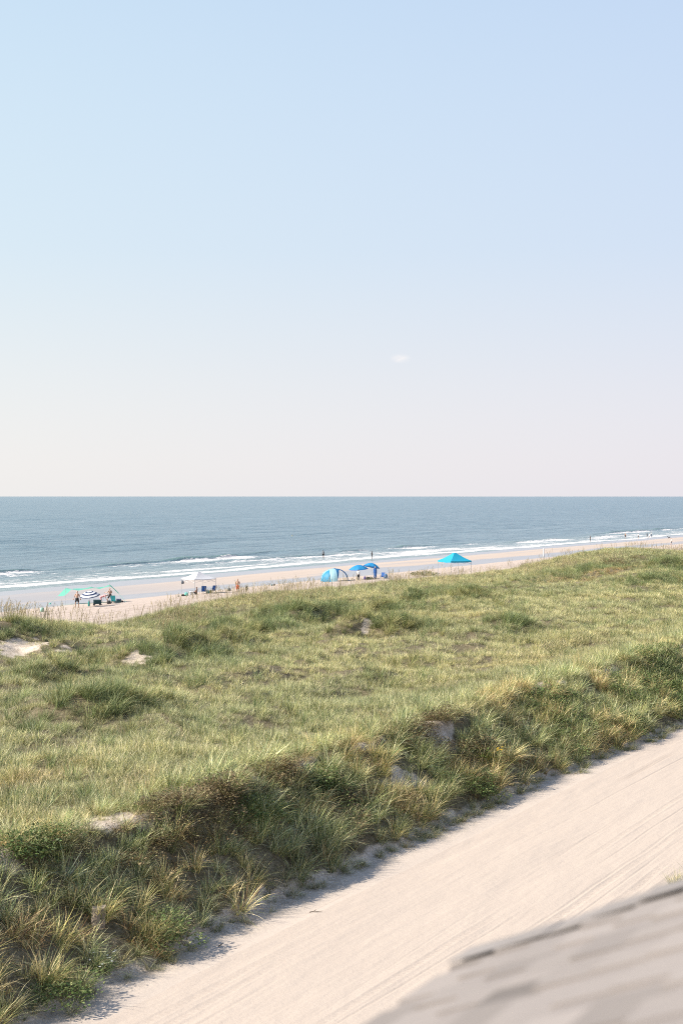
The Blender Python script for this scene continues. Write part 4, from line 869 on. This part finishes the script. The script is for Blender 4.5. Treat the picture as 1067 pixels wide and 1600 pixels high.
# blue arched beach tent
def tent(p, yaw, r, h, label):
    e = empty('beach_tent', p, Y0+yaw, label, 'tent'); mats = [M_('tent_blue', (.02, .26, .46), .6, .05, 2, .2), M_('tent_pale', (.42, .68, .76), .6, .04, 2, .3), M_('tent_deep', (.015, .15, .36), .6, .05, 2, .2)]  # third blue has shade painted in, for the side away from the sun
    def sh_(a, t): rr = r*(1-math.cos(t*math.pi/2))**.62 if t < 1 else r; return V3(r*math.sin(t*math.pi/2)**.92*math.cos(a), r*math.sin(t*math.pi/2)**.92*math.sin(a), h*math.cos(t*math.pi/2)**.86 if t < 1 else 0)
    def strip(a0, a1, t0f, t1f, name, m, n=10, k=8):
        V = []
        for i in range(n+1):
            for j in range(k+1):
                u = j/k; a = a0+(a1-a0)*u; t0, t1 = t0f(u), t1f(u); V.append(sh_(a, t0+(t1-t0)*i/n))
        q = MB(); q.add(V, [(i*(k+1)+j, (i+1)*(k+1)+j, (i+1)*(k+1)+j+1, i*(k+1)+j+1) for i in range(n) for j in range(k)]); o = q.build(name, m, e, True); return o
    for q in range(4):
        ac = R(45+90*q); w = R(13)
        strip(ac-w, ac+w, lambda u: .0, lambda u: 1, 'leg_panel', mats[(2, 0, 1, 0)[q]])
        a0, a1 = ac+w, ac+R(90)-w; arch = lambda u: 1-.68*math.sin(math.pi*u)**.7
        strip(a0, a1, lambda u: .0, arch, 'roof_panel', mats[(0, 1, 2, 2)[q]])
        if q == 1: strip(a0, a1, lambda u: arch(u)+.002, lambda u: 1, 'wall_panel', mats[0])
    q = MB(); q.tube([(0, 0, h-.02), (0, 0, h+.06), (0, 0, h+.08)], [.12, .09, .02], 10); q.build('crown', mats[2], e); 
    for k_ in range(4):
        ac = R(45+90*k_); q = MB(); q.tube([sh_(ac, t/12)+V3(0, 0, .012) for t in range(13)], .010, 6); q.build('pole', M_('umbrella_steel', (.6, .6, .62), .4), e)
tent(PP(522.5, 908), R(45), 1.95, 1.78, 'blue and white arched dome tent on the sand at the middle of the beach')

# ---------------------------------------------------------------- chairs, bags, coolers
def chair(p, yaw, m, label, s=1., group=None):
    e = empty('beach_chair', p, Y0+yaw, label, 'chair', group); st = M_('umbrella_steel', (.6, .6, .62), .4)
    def sling(a, b, name):
        V = []
        for i in range(7):
            t = i/6; q = Vector(a).lerp(Vector(b), t)-V3(0, 0, .035*math.sin(t*math.pi))
            V += [(-.27*s, q.y*s, q.z*s), (.27*s, q.y*s, q.z*s), (.27*s, q.y*s+.004, q.z*s+.014), (-.27*s, q.y*s+.004, q.z*s+.014)]
        o = MB(); o.add(V, [(4*i+k, 4*i+(k+1) % 4, 4*i+4+(k+1) % 4, 4*i+4+k) for i in range(6) for k in range(4)]+[(0, 1, 2, 3), (27, 26, 25, 24)]); return o.build(name, m, e)
    sling((0, .25, .30), (0, -.22, .24), 'seat'); sling((0, -.23, .26), (0, -.52, .86), 'backrest')
    for x in (-.28, .28):
        f = MB(); f.tube([(x*s, .26*s, .31*s), (x*s, -.23*s, .25*s), (x*s, -.53*s, .88*s)], .013, 6); f.build('frame', st, e)
        l = MB(); l.tube([(x*1.05*s, .30*s, 0), (x*1.05*s, -.05*s, .28*s), (x*1.05*s, -.30*s, .50*s)], .012, 6); l.build('leg', st, e)
        l = MB(); l.tube([(x*1.08*s, -.40*s, 0), (x*1.08*s, .05*s, .30*s), (x*1.08*s, .18*s, .50*s)], .012, 6); l.build('leg', st, e)
        a_ = MB(); a_.box((x*1.08*s-.025, -.36*s, .50*s), (x*1.08*s+.025, .20*s, .525*s), .006); a_.build('armrest', st, e)
    return e
def cooler(p, yaw, w, d, h, m, lm, label, name='cooler', cat='cooler'):
    e = empty(name, p, Y0+yaw, label, cat); b = MB(); b.box((-w/2, -d/2, 0), (w/2, d/2, h*.78), .03); b.build('body', m, e); l = MB(); l.box((-w/2-.01, -d/2-.01, h*.785), (w/2+.01, d/2+.01, h), .03); l.build('lid', lm, e)
    hd = MB(); hd.tube([(-w/2-.015, 0, h*.55), (-w/2-.05, 0, h*.8), (-w/2+.06, 0, h+.10), (w/2-.06, 0, h+.10), (w/2+.05, 0, h*.8), (w/2+.015, 0, h*.55)], .014, 6); hd.build('handle', GRY, e); return e
def bag(p, yaw, w, d, h, m, label, name='beach_bag', cat='bag', straps=True):
    e = empty(name, p, Y0+yaw, label, cat); V = []; n = 16
    for i, (t, s_) in enumerate(((0, .80), (.12, 1.0), (.45, 1.04), (.8, .9), (.97, .72), (1.0, .3))):
        for k in range(n):
            a = 2*math.pi*k/n; ca, sa = math.cos(a), math.sin(a); V.append((w/2*s_*math.copysign(abs(ca)**.7, ca)*(1+.06*math.sin(3*a+i)), d/2*s_*math.copysign(abs(sa)**.7, sa), h*t+.02*math.sin(a*2+i)*(t > .3)))
    o = MB(); o.add(V, [(i*n+k, i*n+(k+1) % n, (i+1)*n+(k+1) % n, (i+1)*n+k) for i in range(5) for k in range(n)]+[tuple(range(5*n, 6*n)), tuple(reversed(range(n)))]); o.build('body', m, e, True)
    if straps:
        for y in (-d*.3, d*.3): s_ = MB(); s_.tube([(-w*.22, y, h*.85), (-w*.2, y, h*1.15), (0, y, h*1.3), (w*.2, y, h*1.15), (w*.22, y, h*.85)], .010, 6); s_.build('strap', GRY, e)
    return e
def wagon(p, yaw, label):
    e = empty('beach_cart', p, Y0+yaw, label, 'cart'); b = MB(); b.box((-.42, -.26, .16), (.42, .26, .60), .03); b.build('body', M_('dark_teal_cloth', (.015, .07, .085), .8), e)
    r_ = MB(); r_.tube([(-.44, -.28, .61), (.44, -.28, .61), (.44, .28, .61), (-.44, .28, .61), (-.44, -.28, .61)], .014, 6); r_.build('rim', BLK, e)
    for x in (-.32, .32):
        for y in (-.29, .29): w = MB(); w.tube([(x, y-.03, .13), (x, y+.03, .13)], .13, 14); o = w.build('wheel', BLK, e); h_ = MB(); h_.tube([(x, y-.036, .13), (x, y+.036, .13)], .05, 10); h_.build('hub', GRY, o)
    h_ = MB(); h_.tube([(.43, 0, .3), (.62, 0, .5), (.74, 0, .92)], .012, 6); h_.tube([(.74, -.12, .92), (.74, .12, .92)], .014, 6); h_.build('handle', BLK, e)
wagon(PP(152.5, 946), R(8), 'dark teal folding beach cart under the mint shade')
bag(PP(139.5, 947.5), 0, .24, .2, .55, TEA, 'narrow green bag standing at the foot of the striped umbrella')
bag(PP(171, 943.5), 0, .55, .35, .36, BLK, 'black bag on the sand at the feet of the person under the shade')
chair(PP(178, 943.2), R(200), TEA, 'low teal beach chair at the right end of the mint shade')
cooler(PP(184.5, 942), R(5), .72, .42, .42, M_('dark_teal_cloth', (.015, .07, .085)), NVY, 'dark blue cooler next to the teal chair')
bag(PP(191, 941), 0, .30, .25, .2, BLK, 'small black pouch lying right of the dark blue cooler', straps=False)
bag(PP(66.5, 956), .3, .40, .3, .42, M_('pale_green_cloth', (.35, .62, .50), .7), 'small pale green and white bundle behind the grass at the far left')
chair(PP(319, 927.6), R(185), BLU_, 'royal blue beach chair, left one of the pair under the white canopy', 1.05)
chair(PP(333.5, 926), R(160), BLU_, 'royal blue beach chair, right one of the pair under the white canopy', 1.0)
bag(PP(325, 927), .2, .42, .3, .36, TEA, 'teal bag on the sand between the two blue chairs')
bag(PP(329, 926.6), .2, .34, .3, .34, M_('yellow_cloth', (.5, .42, .12), .8), 'yellow and dark bag next to the right blue chair')
cooler(PP(299.5, 929.5), R(10), .55, .36, .42, WHT, WHT, 'white cooler beside the sitting person')
bag(PP(291.5, 931), 0, .44, .32, .40, M_('aqua_cloth', (.12, .55, .48), .7), 'aqua green bag at the left of the white cooler')
bag(PP(286, 931.5), 0, .42, .3, .22, BLK, 'low dark bag at the left end of the middle group', straps=False)
bag(PP(279.5, 932.5), 0, .22, .2, .16, GRY, 'tiny grey bundle left of all the middle group bags', straps=False)
bag(PP(358, 923.5), 0, .46, .4, .40, M_('slate_cloth', (.10, .12, .15), .8), 'rounded dark grey bag alone on the sand left of the kneeling person')
bag(PP(385.5, 921.5), .3, .34, .28, .44, BLK, 'black backpack on the sand right of the kneeling person', 'backpack', 'backpack')
bag(PP(425, 915.5), .3, .22, .2, .26, M_('slate_teal_cloth', (.08, .18, .20), .8), 'small slate coloured bag, left of two lying on open sand', straps=False)
bag(PP(428.8, 915.3), .3, .2, .2, .28, BLK, 'small black bag, right of two lying on open sand', straps=False)
# weight bag hung from the white canopy's left corner
dq = FWD+RGT*((285.5-533.5)/FPX); hb_ = bag(dq*177+V3(0, 0, CZ-(912.2-775.5)/FPX*177), 0, .34, .3, .38, M_('slate_cloth', (.10, .12, .15)), 'dark rounded bag hanging from the left corner of the white canopy', 'hanging_bag')
s_ = MB(); s_.tube([(0, 0, .38), (-.05, 0, .62)], .008, 5); s_.build('cord', GRY, hb_)
bag(PP(553.5, 907), 0, .18, .16, .16, BLK, 'tiny black bag left of the left blue umbrella pole', straps=False)
bag(PP(570, 905.8), 0, .34, .3, .46, M_('purple_cloth', (.10, .07, .22), .8), 'purple bag standing between the two blue umbrellas')
cooler(PP(575.5, 905.6), R(-6), .46, .34, .36, M_('dark_green_cloth', (.03, .06, .035), .8), BLK, 'dark green cooler under the right blue umbrella')
bag(PP(580.5, 905.4), 0, .40, .3, .30, M_('dark_green_cloth', (.03, .06, .035)), 'dark green bag between the green cooler and the person in the robe')
chair(PP(597.5, 904.2), R(165), BLU_, 'blue beach chair right of the person in the robe', 1.0)
bag(PP(602.5, 903.6), .2, .5, .4, .62, M_('azure_bag', (.03, .20, .42), .7), 'large blue beach bag at the right end of the umbrella group')
